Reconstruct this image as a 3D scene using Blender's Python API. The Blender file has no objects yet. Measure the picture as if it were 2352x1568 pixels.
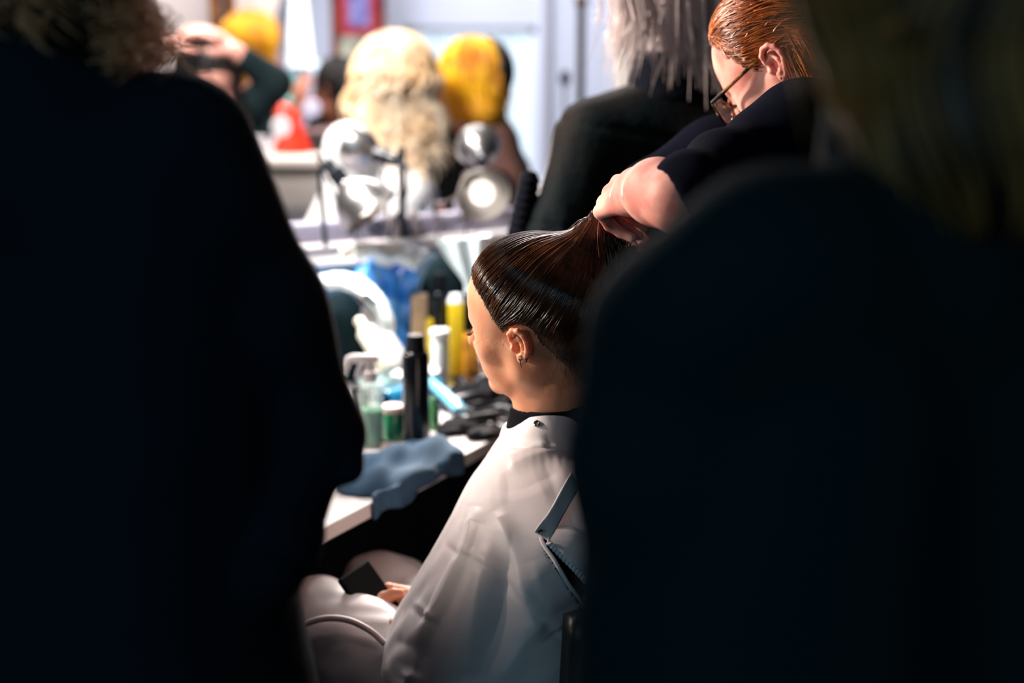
import bpy, math, random
import numpy as np
from math import radians, sin, cos, pi
from mathutils import Vector, Matrix
rng = np.random.default_rng(7)
random.seed(7)
SC = bpy.context.scene
COL = SC.collection

# ---------------------------------------------------------------- camera, world, lights, exposure
FPX = 3267.0
PITCH = radians(12.0)
CAMZ = 1.52
FOCUS = 1.94
cd = bpy.data.cameras.new('camera'); cam = bpy.data.objects.new('camera', cd); COL.objects.link(cam)
cd.sensor_width = 36; cd.lens = FPX * 36 / 2352
cam.location = (0, 0, CAMZ); cam.rotation_euler = (pi / 2 - PITCH, 0, 0)
cd.clip_start = 0.02
cd.dof.use_dof = True; cd.dof.focus_distance = FOCUS; cd.dof.aperture_fstop = 1.7
SC.camera = cam
vs = SC.view_settings
vs.view_transform = 'Standard'; vs.look = 'None'; vs.exposure = 0.0; vs.gamma = 1.0; vs.use_curve_mapping = False
SC.display_settings.display_device = 'sRGB'
SC.cycles.use_denoising = True
SC.cycles.max_bounces = 8
SC.cycles.sample_clamp_indirect = 6
SC.cycles.caustics_reflective = False
SC.cycles.caustics_refractive = False
W = bpy.data.worlds.new('daylight'); SC.world = W; W.use_nodes = True
bg = W.node_tree.nodes['Background']; bg.inputs[0].default_value = (0.62, 0.83, 1.0, 1); bg.inputs[1].default_value = 1.6

def area(name, loc, aim, size, power, col, sy=None, spread=None):
    l = bpy.data.lights.new(name, 'AREA'); l.energy = power; l.color = col; l.size = size
    if sy: l.shape = 'RECTANGLE'; l.size_y = sy
    if spread: l.spread = radians(spread)
    o = bpy.data.objects.new(name, l); COL.objects.link(o); o.location = loc
    o.rotation_euler = (Vector(aim) - Vector(loc)).to_track_quat('-Z', 'Y').to_euler()
    return o
def spot(name, loc, aim, power, col, size=60, blend=.5, rad=.03):
    l = bpy.data.lights.new(name, 'SPOT'); l.energy = power; l.color = col
    l.spot_size = radians(size); l.spot_blend = blend; l.shadow_soft_size = rad
    o = bpy.data.objects.new(name, l); COL.objects.link(o); o.location = loc
    o.rotation_euler = (Vector(aim) - Vector(loc)).to_track_quat('-Z', 'Y').to_euler()
    return o
# unseen fill lights added overhead, first for the far half of the room
area('unseen_fill_far', (-0.6, 5.2, 2.85), (-0.6, 5.4, 0), 1.6, 110, (1.0, .93, .9), 1.0)
area('unseen_fill_table', (-1.1, 2.9, 2.85), (-0.3, 3.45, .9), .6, 22, (1.0, .96, .93), .4, 66)  # unseen fill added to brighten the table goods and ledge
# unseen key and side spots added on the left, aimed at the chair
spot('unseen_key_spot', (-2.3, 2.65, 2.25), (0.25, 2.3, 1.42), 840, (1.0, .82, .70), 38, 1.0, .09)
spot('unseen_side_spot', (-2.4, 1.75, 1.45), (0.0, 1.98, 1.20), 125, (1.0, .88, .78), 24, .9, .07)  # added spot that puts wet glints on the temple hair
area('unseen_fill_middle', (-1.3, 2.9, 2.9), (-.4, 4.7, 1.2), .9, 52, (1.0, .95, .92), .5, 120)  # unseen fill added for the near sides of the far figures
# weak cool fill added behind the camera, no window stands there
area('unseen_rear_fill', (-1.6, -2.2, 2.2), (0.2, 1.2, 1.2), 1.2, 16, (.45, .8, 1.0))

# ---------------------------------------------------------------- pixel helpers (the photograph, 2352 x 1568)
_R = np.array([1., 0, 0]); _F = np.array([0, cos(PITCH), -sin(PITCH)]); _U = np.array([0, sin(PITCH), cos(PITCH)])
_C = np.array([0, 0, CAMZ])
def ray(px, py):
    return _F + _R * ((px - 1176) / FPX) + _U * ((784 - py) / FPX)
def P(px, py, Y):
    d = ray(px, py); return _C + d * (Y / d[1])
def Z(px, py, z):
    d = ray(px, py); return _C + d * ((z - CAMZ) / d[2])
def proj(p):
    q = np.asarray(p) - _C
    w = q @ _F
    return 1176 + FPX * (q @ _R) / w, 784 - FPX * (q @ _U) / w
def A(*v): return np.array(v, float)
def nrm(v): v = np.asarray(v, float); return v / np.linalg.norm(v)

# ---------------------------------------------------------------- materials
MATS = {}
def fabric(m, s=.1):
    m.node_tree.nodes['Principled BSDF'].inputs['Specular IOR Level'].default_value = s; return m
def mat(name, col, rough=.5, metal=0., sss=0., sssr=(1, .35, .18), bump=0., bscale=60., bdist=.002, col2=None, cscale=8., spec=.5, trans=0., ior=1.45, sheen=0., emit=None, estr=0., coat=0., aniso=None, stretch=None, alpha=1., clo=.4, chi=.6, sscale=.01):
    if name in MATS: return MATS[name]
    m = bpy.data.materials.new(name); m.use_nodes = True
    nt = m.node_tree; b = nt.nodes['Principled BSDF']
    b.inputs['Base Color'].default_value = (*col, 1); b.inputs['Roughness'].default_value = rough
    b.inputs['Metallic'].default_value = metal; b.inputs['Specular IOR Level'].default_value = spec
    b.inputs['IOR'].default_value = ior
    if sss:
        b.inputs['Subsurface Weight'].default_value = sss
        b.inputs['Subsurface Radius'].default_value = sssr
        b.inputs['Subsurface Scale'].default_value = sscale
    if trans: b.inputs['Transmission Weight'].default_value = trans
    if sheen:
        b.inputs['Sheen Weight'].default_value = sheen
    if coat: b.inputs['Coat Weight'].default_value = coat
    if alpha < 1: b.inputs['Alpha'].default_value = alpha
    if emit: b.inputs['Emission Color'].default_value = (*emit, 1); b.inputs['Emission Strength'].default_value = estr
    if bump or col2:
        tc = nt.nodes.new('ShaderNodeTexCoord'); mp = nt.nodes.new('ShaderNodeMapping')
        nt.links.new(tc.outputs['Object'], mp.inputs[0])
        if stretch: mp.inputs['Scale'].default_value = stretch
    if bump:
        n = nt.nodes.new('ShaderNodeTexNoise'); n.inputs['Scale'].default_value = bscale; n.inputs['Detail'].default_value = 4
        bp = nt.nodes.new('ShaderNodeBump'); bp.inputs['Strength'].default_value = bump; bp.inputs['Distance'].default_value = bdist
        nt.links.new(mp.outputs[0], n.inputs[0]); nt.links.new(n.outputs[0], bp.inputs['Height']); nt.links.new(bp.outputs[0], b.inputs['Normal'])
    if col2:
        n = nt.nodes.new('ShaderNodeTexNoise'); n.inputs['Scale'].default_value = cscale; n.inputs['Detail'].default_value = 3
        r = nt.nodes.new('ShaderNodeValToRGB')
        r.color_ramp.elements[0].position = clo; r.color_ramp.elements[1].position = chi
        r.color_ramp.elements[0].color = (*col, 1); r.color_ramp.elements[1].color = (*col2, 1)
        nt.links.new(mp.outputs[0], n.inputs[0]); nt.links.new(n.outputs[0], r.inputs[0]); nt.links.new(r.outputs[0], b.inputs['Base Color'])
    MATS[name] = m
    return m

# ---------------------------------------------------------------- mesh helpers
def link(name, me, m=None, parent=None, smooth=True):
    o = bpy.data.objects.new(name, me); COL.objects.link(o)
    if m: me.materials.append(m)
    if smooth: me.shade_smooth()
    else: me.shade_flat()
    if parent: o.parent = parent
    return o
def arrmesh(name, V, Q):
    """V (n,3); Q (m,4) or (m,3) or list of such arrays"""
    me = bpy.data.meshes.new(name)
    Qs = Q if isinstance(Q, list) else [Q]
    me.vertices.add(len(V)); me.vertices.foreach_set('co', np.asarray(V, np.float32).ravel())
    li = np.concatenate([q.ravel() for q in Qs]).astype(np.int32)
    tot = np.concatenate([np.full(len(q), q.shape[1], np.int32) for q in Qs])
    st = np.concatenate([[0], np.cumsum(tot)[:-1]]).astype(np.int32)
    me.loops.add(len(li)); me.loops.foreach_set('vertex_index', li)
    me.polygons.add(len(tot)); me.polygons.foreach_set('loop_start', st); me.polygons.foreach_set('loop_total', tot)
    me.update(calc_edges=True); me.validate()
    return me
class MB:
    """collects numpy geometry, links it as ONE object"""
    def __init__(s): s.V = []; s.Q = []; s.T = []; s.n = 0
    def add(s, V, Q=None, T=None):
        V = np.asarray(V, float).reshape(-1, 3)
        if Q is not None and len(Q): s.Q.append(np.asarray(Q, int).reshape(-1, 4) + s.n)
        if T is not None and len(T): s.T.append(np.asarray(T, int).reshape(-1, 3) + s.n)
        s.V.append(V); s.n += len(V); return s
    def grid(s, G, closed_u=False, closed_v=False):
        G = np.asarray(G, float); n, m = G.shape[:2]
        i = np.arange(n if closed_u else n - 1); j = np.arange(m if closed_v else m - 1)
        I, J = np.meshgrid(i, j, indexing='ij'); I2 = (I + 1) % n; J2 = (J + 1) % m
        Q = np.stack([I * m + J, I2 * m + J, I2 * m + J2, I * m + J2], -1).reshape(-1, 4)
        return s.add(G.reshape(-1, 3), Q)
    def tube(s, pts, r, sides=10, cap=True):
        pts = np.asarray(pts, float); n = len(pts); r = np.broadcast_to(np.asarray(r, float), (n,))
        t = np.gradient(pts, axis=0); t /= np.linalg.norm(t, axis=1)[:, None] + 1e-12
        ref = A(0, 0, 1) if abs(t[0, 2]) < .9 else A(1, 0, 0)
        a = np.cross(t[0], ref); a /= np.linalg.norm(a); rings = []
        for k in range(n):
            a = a - t[k] * (a @ t[k]); a /= np.linalg.norm(a); b = np.cross(t[k], a)
            th = np.arange(sides) * 2 * pi / sides
            rings.append(pts[k] + r[k] * (np.cos(th)[:, None] * a + np.sin(th)[:, None] * b))
        base = s.n; s.grid(np.array(rings), False, True)
        if cap:
            for k, sg in ((0, 1), (n - 1, -1)):
                c = s.n; s.add([pts[k]])
                ids = base + k * sides + np.arange(sides); nx = np.roll(ids, -1)
                T = np.stack([ids, nx, np.full(sides, c)], -1)
                if sg < 0: T = T[:, ::-1]
                s.T.append(T)
        return s
    def lathe(s, prof, o, ax=(0, 0, 1), sides=32):
        """prof = [(r, h)...] about axis ax from origin o"""
        ax = nrm(ax); ref = A(0, 0, 1) if abs(ax[2]) < .9 else A(1, 0, 0)
        a = nrm(np.cross(ax, ref)); b = np.cross(ax, a)
        th = np.arange(sides) * 2 * pi / sides
        G = [np.asarray(o) + ax * h + max(r, 1e-5) * (np.cos(th)[:, None] * a + np.sin(th)[:, None] * b) for r, h in prof]
        return s.grid(np.array(G), False, True)
    def box(s, c, size, R=None, bev=0.0):
        c = np.asarray(c, float); hx, hy, hz = np.asarray(size, float) / 2
        bev = min(bev, hx * .9, hy * .9, hz * .9)
        if bev <= 0:
            V = np.array([(x, y, z) for x in (-hx, hx) for y in (-hy, hy) for z in (-hz, hz)])
            Q = [(0, 1, 3, 2), (4, 6, 7, 5), (0, 4, 5, 1), (2, 3, 7, 6), (0, 2, 6, 4), (1, 5, 7, 3)]
            if R is not None: V = V @ np.asarray(R, float)
            return s.add(V + c, Q)
        # bevelled: stack of rounded-rectangle rings
        rings = []
        def rr(ins, z):
            pts = []
            ex, ey = hx - ins, hy - ins; cr = max(bev - ins, 1e-5)
            for sx, sy, a0 in ((1, 1, 0), (-1, 1, pi / 2), (-1, -1, pi), (1, -1, 3 * pi / 2)):
                for k in range(4):
                    a = a0 + k * pi / 6
                    pts.append((sx * (ex - cr) + cr * cos(a), sy * (ey - cr) + cr * sin(a), z))
            return pts
        rings.append(rr(bev * .99, -hz)); rings.append(rr(bev * .3, -hz + bev * .3)); rings.append(rr(0, -hz + bev))
        rings.append(rr(0, hz - bev)); rings.append(rr(bev * .3, hz - bev * .3)); rings.append(rr(bev * .99, hz))
        G = np.array(rings); V = G.reshape(-1, 3)
        n0 = s.n
        if R is not None: G = (V @ np.asarray(R, float)).reshape(G.shape)
        s.grid(G + c, False, True)
        for k, rev in ((0, True), (5, False)):
            cc = G[k].mean(0) + c; ci = s.n; s.add([cc])
            ids = n0 + k * 16 + np.arange(16); nx = np.roll(ids, -1)
            T = np.stack([ids, nx, np.full(16, ci)], -1)
            s.T.append(T[:, ::-1] if rev else T)
        return s
    def build(s, name, m=None, parent=None, smooth=True):
        L = []
        if s.Q: L.append(np.concatenate(s.Q))
        if s.T: L.append(np.concatenate(s.T))
        me = arrmesh(name, np.concatenate(s.V), L)
        o = link(name, me, m, parent, smooth)
        if smooth:
            try: me.set_sharp_from_angle(angle=radians(40))
            except Exception: pass
        return o
def rotz(a): return np.array([[cos(a), sin(a), 0], [-sin(a), cos(a), 0], [0, 0, 1]])   # row-vector convention
def basis(f, u=(0, 0, 1)):
    """rows f,l,u  (forward, left, up)"""
    f = nrm(f); l = nrm(np.cross(u, f)); return np.array([f, l, np.cross(f, l)])
def empty(name, loc=(0, 0, 0)):
    o = bpy.data.objects.new(name, None); COL.objects.link(o); o.location = loc; o.empty_display_size = .1
    return o
class Root:
    pass
def thing(name, loc, label, cat, group=None):
    o = empty(name, tuple(float(v) for v in loc)); o['label'] = label; o['category'] = cat
    if group: o['group'] = group
    return o
def adopt(root):
    """children were built in world coordinates: cancel the root's offset"""
    bpy.context.view_layer.update()
    for c in root.children:
        c.matrix_parent_inverse = root.matrix_world.inverted()
def tag(o, label, cat, group=None, kind=None):
    o['label'] = label; o['category'] = cat
    if group: o['group'] = group
    if kind: o['kind'] = kind
    return o
def struct(o):
    o['kind'] = 'structure'; return o
def crom(pts, n):
    """Catmull-Rom resample of control points to n points"""
    pts = np.asarray(pts, float); k = len(pts)
    e = np.concatenate([[2 * pts[0] - pts[1]], pts, [2 * pts[-1] - pts[-2]]])
    t = np.linspace(0, k - 1, n); i = np.minimum(t.astype(int), k - 2); f = (t - i)[:, None] if pts.ndim > 1 else t - i
    p0, p1, p2, p3 = e[i], e[i + 1], e[i + 2], e[i + 3]
    return .5 * (2 * p1 + (p2 - p0) * f + (2 * p0 - 5 * p1 + 4 * p2 - p3) * f ** 2 + (3 * p1 - p0 - 3 * p2 + p3) * f ** 3)

# ---------------------------------------------------------------- signed distances and surface nets
def cap(p, a, b, ra, rb=None):
    a = np.asarray(a, float); b = np.asarray(b, float); rb = ra if rb is None else rb
    ab = b - a; t = np.clip(((p - a) @ ab) / (ab @ ab + 1e-12), 0, 1)
    return np.linalg.norm(p - a - t[:, None] * ab, axis=1) - (ra + (rb - ra) * t)
def ell(p, c, r, R=None):
    q = p - np.asarray(c, float)
    if R is not None: q = q @ np.asarray(R).T
    r = np.asarray(r, float)
    k0 = np.linalg.norm(q / r, axis=1); k1 = np.linalg.norm(q / (r * r), axis=1) + 1e-9
    return k0 * (k0 - 1) / k1
def sph(p, c, r): return np.linalg.norm(p - np.asarray(c, float), axis=1) - r
def smin(a, b, k):
    h = np.maximum(k - np.abs(a - b), 0) / k; return np.minimum(a, b) - h * h * k * .25
def smax(a, b, k): return -smin(-a, -b, k)
def chain(p, pts, rs, k=.01):
    d = None
    for i in range(len(pts) - 1):
        e = cap(p, pts[i], pts[i + 1], rs[i], rs[i + 1]); d = e if d is None else smin(d, e, k)
    return d
def snoise(p, f, seed=0):
    """cheap smooth noise, sums of sines"""
    r = np.random.default_rng(seed); o = np.zeros(len(p))
    for _ in range(7):
        k = r.normal(size=3) * f; o += np.sin(p @ k + r.uniform(0, 6.28))
    return o / 4.5
_CORN = np.array([(i, j, k) for i in (0, 1) for j in (0, 1) for k in (0, 1)])
_EDG = [(a, b) for a in range(8) for b in range(a + 1, 8) if np.abs(_CORN[a] - _CORN[b]).sum() == 1]
def nets(fn, lo, hi, h, slack=1.6):
    B = 8; bs = B * h; lo = np.asarray(lo, float); hi = np.asarray(hi, float)
    nb = np.maximum(np.ceil((hi - lo) / bs).astype(int), 1)
    bi = np.stack(np.meshgrid(*[np.arange(n) for n in nb], indexing='ij'), -1).reshape(-1, 3)
    d = fn(lo + (bi + .5) * bs); bi = bi[np.abs(d) < bs * .87 * slack]
    g = np.stack(np.meshgrid(*[np.arange(B + 1)] * 3, indexing='ij'), -1).reshape(-1, 3)
    dim = nb * B + 2
    Vs, Ks, Qk = [], [], []
    key = lambda c: (c[..., 0] * dim[1] + c[..., 1]) * dim[2] + c[..., 2]
    for s in range(0, len(bi), 400):
        bb = bi[s:s + 400]
        gi = bb[:, None, :] * B + g[None]
        v = fn((lo + gi * h).reshape(-1, 3)).reshape(len(bb), B + 1, B + 1, B + 1)
        cv = np.stack([v[:, i:i + B, j:j + B, k:k + B] for i, j, k in _CORN], -1)
        neg = cv < 0; act = neg.any(-1) & ~neg.all(-1)
        n_, I, J, K = np.nonzero(act)
        if len(n_) == 0: continue
        c = cv[n_, I, J, K]; cell = bb[n_] * B + np.stack([I, J, K], -1)
        acc = np.zeros((len(c), 3)); cnt = np.zeros(len(c))
        for a, b in _EDG:
            m = (c[:, a] < 0) != (c[:, b] < 0)
            t = c[m, a] / (c[m, a] - c[m, b])
            acc[m] += _CORN[a] + t[:, None] * (_CORN[b] - _CORN[a]); cnt[m] += 1
        Vs.append(lo + (cell + acc / cnt[:, None]) * h); Ks.append(key(cell))
        for ax, ci in ((0, 4), (1, 2), (2, 1)):
            m = (c[:, 0] < 0) != (c[:, ci] < 0)
            cc = cell[m]; flip = c[m, 0] < 0
            u = np.zeros(3, int); w = np.zeros(3, int); u[(ax + 1) % 3] = 1; w[(ax + 2) % 3] = 1
            q = np.stack([key(cc), key(cc - u), key(cc - u - w), key(cc - w)], -1)
            q[~flip] = q[~flip][:, ::-1]
            ok = (cc[:, (ax + 1) % 3] > 0) & (cc[:, (ax + 2) % 3] > 0)
            Qk.append(q[ok])
    V = np.concatenate(Vs); K = np.concatenate(Ks); o = np.argsort(K); K = K[o]; V = V[o]
    Q = np.concatenate(Qk); ix = np.searchsorted(K, Q); ix = np.minimum(ix, len(K) - 1)
    ok = (K[ix] == Q).all(1)
    return V, ix[ok]
def sdfobj(name, fn, lo, hi, h, m, parent=None, slack=1.6):
    V, Q = nets(fn, lo, hi, h, slack)
    return link(name, arrmesh(name, V, Q), m, parent)
def grad(fn, p, e=.0015):
    g = np.stack([fn(p + d) - fn(p - d) for d in np.eye(3) * e], -1)
    return g / (np.linalg.norm(g, axis=1)[:, None] + 1e-9)

# ---------------------------------------------------------------- hair
def flow(seeds, fn, dirf, n, step, off=.001, hug=0., jit=0.):
    p = seeds.copy(); L = [p.copy()]
    for k in range(n - 1):
        v = dirf(p, k / (n - 1)); v = v / (np.linalg.norm(v, axis=1)[:, None] + 1e-9)
        st = step if np.ndim(step) == 0 else step[:, None]
        p = p + v * st
        d = fn(p); g = grad(fn, p)
        push = np.where(d < off, off - d, -(d - off) * hug)
        p = p + g * push[:, None]
        L.append(p.copy())
    return np.stack(L, 1)
def strands(name, L, r, m, parent, sides=3, taper=True):
    S, N, _ = L.shape
    t = np.gradient(L, axis=1); t /= np.linalg.norm(t, axis=2)[..., None] + 1e-12
    a = np.cross(t, A(.31, .22, .92)); a /= np.linalg.norm(a, axis=2)[..., None] + 1e-12
    b = np.cross(t, a)
    rr = np.ones(N) if not taper else np.concatenate([np.linspace(.5, 1, 3), np.ones(max(N - 7, 0)), np.linspace(1, .25, 4)])[:N]
    rr = rr[None, :, None] * (np.asarray(r).reshape(-1, 1, 1) if np.ndim(r) else r)
    th = np.arange(sides) * 2 * pi / sides
    G = np.stack([L + rr * (cos(x) * a + sin(x) * b) for x in th], 2)      # S,N,sides,3
    V = G.reshape(-1, 3)
    s, i, j = np.meshgrid(np.arange(S), np.arange(N - 1), np.arange(sides), indexing='ij')
    f = lambda i, j: (s * N + i) * sides + j % sides
    Q = np.stack([f(i, j), f(i + 1, j), f(i + 1, j + 1), f(i, j + 1)], -1).reshape(-1, 4)
    return link(name, arrmesh(name, V, Q), m, parent)

# ---------------------------------------------------------------- anatomy
def ear_sd(q, s):
    """ear in head frame (f,l,u), s=+1 left ear / -1 right ear"""
    q = q * A(1, s, 1)
    f0, u0 = -.006, 0.0
    def E(pts, rs, k=.003):
        return chain(q, [A(f0 + a, b, u0 + c) for a, b, c in pts], rs, k)
    back = ell(q, A(f0 - .006, .080, u0 + .004), (.017, .0045, .027), basis((1, .28, .1), (-.12, 0, 1)))
    helix = E([(.010, .079, .004), (.013, .083, .014), (.011, .088, .026), (.002, .092, .034), (-.009, .094, .034), (-.018, .095, .026), (-.0215, .095, .013), (-.020, .094, .000), (-.014, .090, -.012), (-.008, .086, -.021)], [.0028, .0033, .0040, .0046, .0047, .0046, .0043, .0040, .0037, .0034])
    anti = E([(.000, .083, .024), (-.006, .087, .016), (-.0105, .090, .006), (-.010, .090, -.005), (-.004, .087, -.013)], [.0022, .003, .0034, .0034, .003])
    trag = E([(.013, .080, .004), (.012, .083, -.003), (.009, .083, -.008)], [.003, .004, .003])
    atrag = sph(q, A(f0 - .001, .086, u0 - .0135), .0042)
    lobe = ell(q, A(f0 - .001, .083, u0 - .022), (.0085, .0042, .0095))
    d = smin(back, lobe, .006)
    d = smax(d, -ell(q, A(f0 + .001, .089, u0 + .000), (.0085, .010, .012)), .004)
    d = smax(d, -ell(q, A(f0 - .003, .094, u0 + .022), (.009, .006, .007)), .003)
    for e in (helix, anti, trag, atrag): d = smin(d, e, .0025)
    return d
def head_sd(p, O, R, ears=(1, -1), jawk=1.0, face=True, sc=1.0):
    q = ((p - O) @ R.T) / sc
    s = q * A(1, 0, 1); s[:, 1] = np.abs(q[:, 1])
    d = ell(s, A(-.006, 0, .046), (.098, .077, .085))
    d = smin(d, ell(s, A(.030, 0, .028), (.062, .066, .070)), .03)
    d = smin(d, ell(s, A(.040, 0, -.030), (.052, .052, .070)), .03)
    d = smin(d, ell(s, A(.035, .030, -.028), (.045, .030, .055)), .02)         # cheek
    d = smin(d, chain(s, [A(.002, .060, -.010), A(.006, .054, -.052), A(.040, .034, -.080), A(.074, .010, -.094)], [.016, .016, .016, .015], .02), .022)
    d = smin(d, sph(s, A(.076, 0, -.091), .0165), .018)
    d = smin(d, sph(s, A(.060, .024, -.056), .024), .02)
    d = smin(d, ell(s, A(.030, 0, -.070), (.045, .036, .022)), .02)
    if face:
        d = smin(d, cap(s, A(.082, .028, .020), A(.090, .008, .018), .010, .010), .012)     # brow
        d = smax(d, -sph(s, A(.101, .031, .003), .017), .012)                                  # eye socket
        d = smin(d, sph(s, A(.077, .031, .003), .0125), .004)                                 # eye under its lid
        d = smin(d, cap(s, A(.088, 0, .010), A(.110, 0, -.026), .007, .0095), .010)            # nose
        d = smin(d, sph(s, A(.098, .012, -.030), .0075), .006)
        d = smin(d, cap(s, A(.062, .045, -.018), A(.075, .030, -.024), .016, .014), .016)
        d = smin(d, ell(s, A(.086, 0, -.052), (.012, .024, .0055)), .006)
        d = smin(d, ell(s, A(.084, 0, -.062), (.012, .021, .006)), .006)
    for e in ears: d = smin(d, ear_sd((q - A(0, .075 * e, 0)) / .86 + A(0, .075 * e, 0), e) * .86, .004)
    return d * sc
def hand_sd(p, Wr, d, n, side=1, curl=(.3, .5, .4), spread=.05, thumb=.5, sc=1.0, curls=None):
    """Wr wrist, d direction wrist->knuckles, n back-of-hand normal, side=+1 thumb lies toward d x n"""
    d = nrm(d); n = nrm(np.asarray(n) - d * (np.asarray(n) @ d)); s = np.cross(d, n) * side
    Ln = [.082, .088, .083, .074]; ph = [(.040, .024, .020), (.044, .028, .021), (.041, .026, .020), (.032, .019, .018)]
    off = [.026, .008, -.011, -.028]; D = None
    for i in range(4):
        b = Wr + (d * Ln[i] + s * off[i]) * sc
        a = Wr + (d * .01 + s * off[i] * .55) * sc
        e = cap(p, a, b, .0155 * sc, .0105 * sc); D = e if D is None else smin(D, e, .012 * sc)
    for i in range(4):
        b = Wr + (d * Ln[i] + s * off[i]) * sc; ang = 0; pts = [b]; cc = curls[i] if curls else curl
        dd = nrm(d + s * spread * (1.5 - i))
        for L, c in zip(ph[i], cc):
            ang += c; v = dd * cos(ang) - n * sin(ang); pts.append(pts[-1] + v * L * sc)
        f = chain(p, pts, [.0098 * sc, .0088 * sc, .0078 * sc, .0068 * sc], .003); D = smin(D, f, .0045)
    t0 = Wr + (d * .018 + s * .020) * sc; v1 = nrm(d * .7 + s * .75 - n * thumb * .8); t1 = t0 + v1 * .042 * sc
    v2 = nrm(d * .9 + s * (.45 - .5 * thumb) - n * thumb); t2 = t1 + v2 * .032 * sc; t3 = t2 + nrm(v2 - s * .3) * .025 * sc
    th = chain(p, [t0, t1, t2, t3], [.016 * sc, .0115 * sc, .010 * sc, .0075 * sc], .006)
    return smin(D, th, .009)
def bounds(*pts, m=.05):
    q = np.array(pts); return q.min(0) - m, q.max(0) + m
def join_parts(name, parts, m, parent):
    """parts = [(fn, lo, hi, h)...] meshed and put into one object"""
    mb = MB()
    for fn, lo, hi, h in parts:
        V, Q = nets(fn, lo, hi, h); mb.add(V, Q)
    return mb.build(name, m, parent)
# ================================================================ THE SETTING
M_wall = fabric(mat('wall_paint', (.50, .56, .72), .95))
M_wallwarm = mat('wall_paint_warm', (.52, .46, .46), .9, bump=.1, bscale=40)
M_dark = mat('dark_paint', (.02, .03, .045), .8)
M_floor = mat('floor_boards', (.035, .03, .03), .55, bump=.3, bscale=6, stretch=(1, 12, 1), col2=(.06, .045, .04), cscale=3)
M_ceil = mat('ceiling_paint', (.35, .35, .37), .95)
def bx(name, lo, hi, m, parent=None, bev=0.):
    lo = np.array(lo, float); hi = np.array(hi, float)
    return MB().box((lo + hi) / 2, hi - lo, bev=bev).build(name, m, parent, smooth=bev > 0)
YB = 6.6
RX0, RX1, RY0 = -3.2, 2.6, -2.8
struct(bx('floor', (RX0, RY0, -.1), (RX1, YB, 0), M_floor))
struct(bx('ceiling', (RX0, RY0, 3.0), (RX1, YB, 3.1), M_ceil))
struct(bx('wall_left', (RX0 - .1, RY0, 0), (RX0, YB, 3), M_dark))
struct(bx('wall_right', (RX1, RY0, 0), (RX1 + .1, YB, 3), M_dark))
struct(bx('wall_front', (RX0 - .1, RY0 - .1, 0), (RX1 + .1, RY0, 3), M_dark))
# far wall with one window opening
wx0, wx1 = P(926, 90, YB)[0], P(1232, 90, YB)[0]; wz0, wz1 = P(1000, 425, YB)[2], P(1000, 62, YB)[2]
mb = MB()
for lo, hi in (((RX0, YB, 0), (wx0, YB + .15, 3)), ((wx1, YB, 0), (RX1, YB + .15, 3)), ((wx0, YB, 0), (wx1, YB + .15, wz0)), ((wx0, YB, wz1), (wx1, YB + .15, 3))):
    lo = np.array(lo); hi = np.array(hi); mb.box((lo + hi) / 2, hi - lo)
struct(mb.build('wall_back', M_wall, smooth=False))
M_wframe = mat('window_frame_paint', (.62, .70, .80), .5)
M_glass = mat('window_glass', (.85, .93, 1), .05, alpha=.25)
wn = struct(empty('window_1', ((wx0 + wx1) / 2, YB, wz0)))
def wch(name, lo, hi, m):
    o = bx(name, lo, hi, m); o.parent = wn; return o
mb = MB()
for lo, hi in (((wx0, YB + .02, wz0), (wx0 + .03, YB + .1, wz1)), ((wx1 - .03, YB + .02, wz0), (wx1, YB + .1, wz1)), ((wx0, YB + .02, wz0), (wx1, YB + .1, wz0 + .03)), ((wx0, YB + .02, wz1 - .03), (wx1, YB + .1, wz1)),
               ((wx0 + .135, YB + .04, wz0), (wx0 + .15, YB + .08, wz1)), ((wx0 + .46, YB + .04, wz0), (wx0 + .475, YB + .08, wz1))):
    lo = np.array(lo); hi = np.array(hi); mb.box((lo + hi) / 2, hi - lo)
mb.build('window_frame', M_wframe, wn, smooth=False)
bx('window_pane', (wx0 + .03, YB + .055, wz0 + .03), (wx1 - .03, YB + .06, wz1 - .03), M_glass, wn)
bx('window_sill', (wx0 - .03, YB - .05, wz0 - .03), (wx1 + .03, YB + .02, wz0), M_wframe, wn)
adopt(wn)
# projecting pier of the left wall, warm grey, and the corner pier right of the window
x0 = P(355, 90, 6.0)[0]; x1 = P(488, 90, 6.0)[0]
struct(bx('wall_pier', (RX0, 6.0, 0), (x1, YB, 3), M_wallwarm))
struct(bx('trim_1', (x0 - .03, 5.97, 0), (x0, 6.0, 3), mat('trim_brown', (.16, .11, .10), .6)))
struct(bx('trim_2', (P(1247, 90, YB)[0], YB - .04, 0), (P(1262, 90, YB)[0], YB, 3), mat('trim_grey', (.33, .34, .42), .6)))

# grey pipe and wall knob right of the window
Yp = 5.0
t = thing('standing_pipe', P(1335, 90, Yp) * A(1, 1, 0), 'thin grey vertical pole right of the bright window', 'pole')
q = P(1335, 20, Yp)
MB().tube([(q[0], q[1], 0.0), (q[0], q[1], 1.635)], .015, 16).build('pole', mat('grey_metal', (.13, .12, .13), .4, .6), t)
MB().lathe([(0, 0), (.027, 0), (.027, .012), (.02, .03)], (q[0], q[1], 0.0)).build('base', mat('grey_metal', (0, 0, 0)), t)
MB().lathe([(.018, 0), (.024, .01), (.022, .03), (0, .035)], (q[0], q[1], 1.63)).build('finial', mat('bronze', (.3, .18, .12), .4, .8), t)
adopt(t)
kz = P(1298, 180, Yp)
t = thing('coat_hook_stand', A(kz[0], kz[1], 0), 'black stand with an oval knob left of the grey pole', 'stand')
MB().tube([(kz[0], kz[1], 0), (kz[0], kz[1], kz[2] - .02)], .006, 10).build('pole', mat('black_metal', (.015, .017, .02), .5), t)
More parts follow.
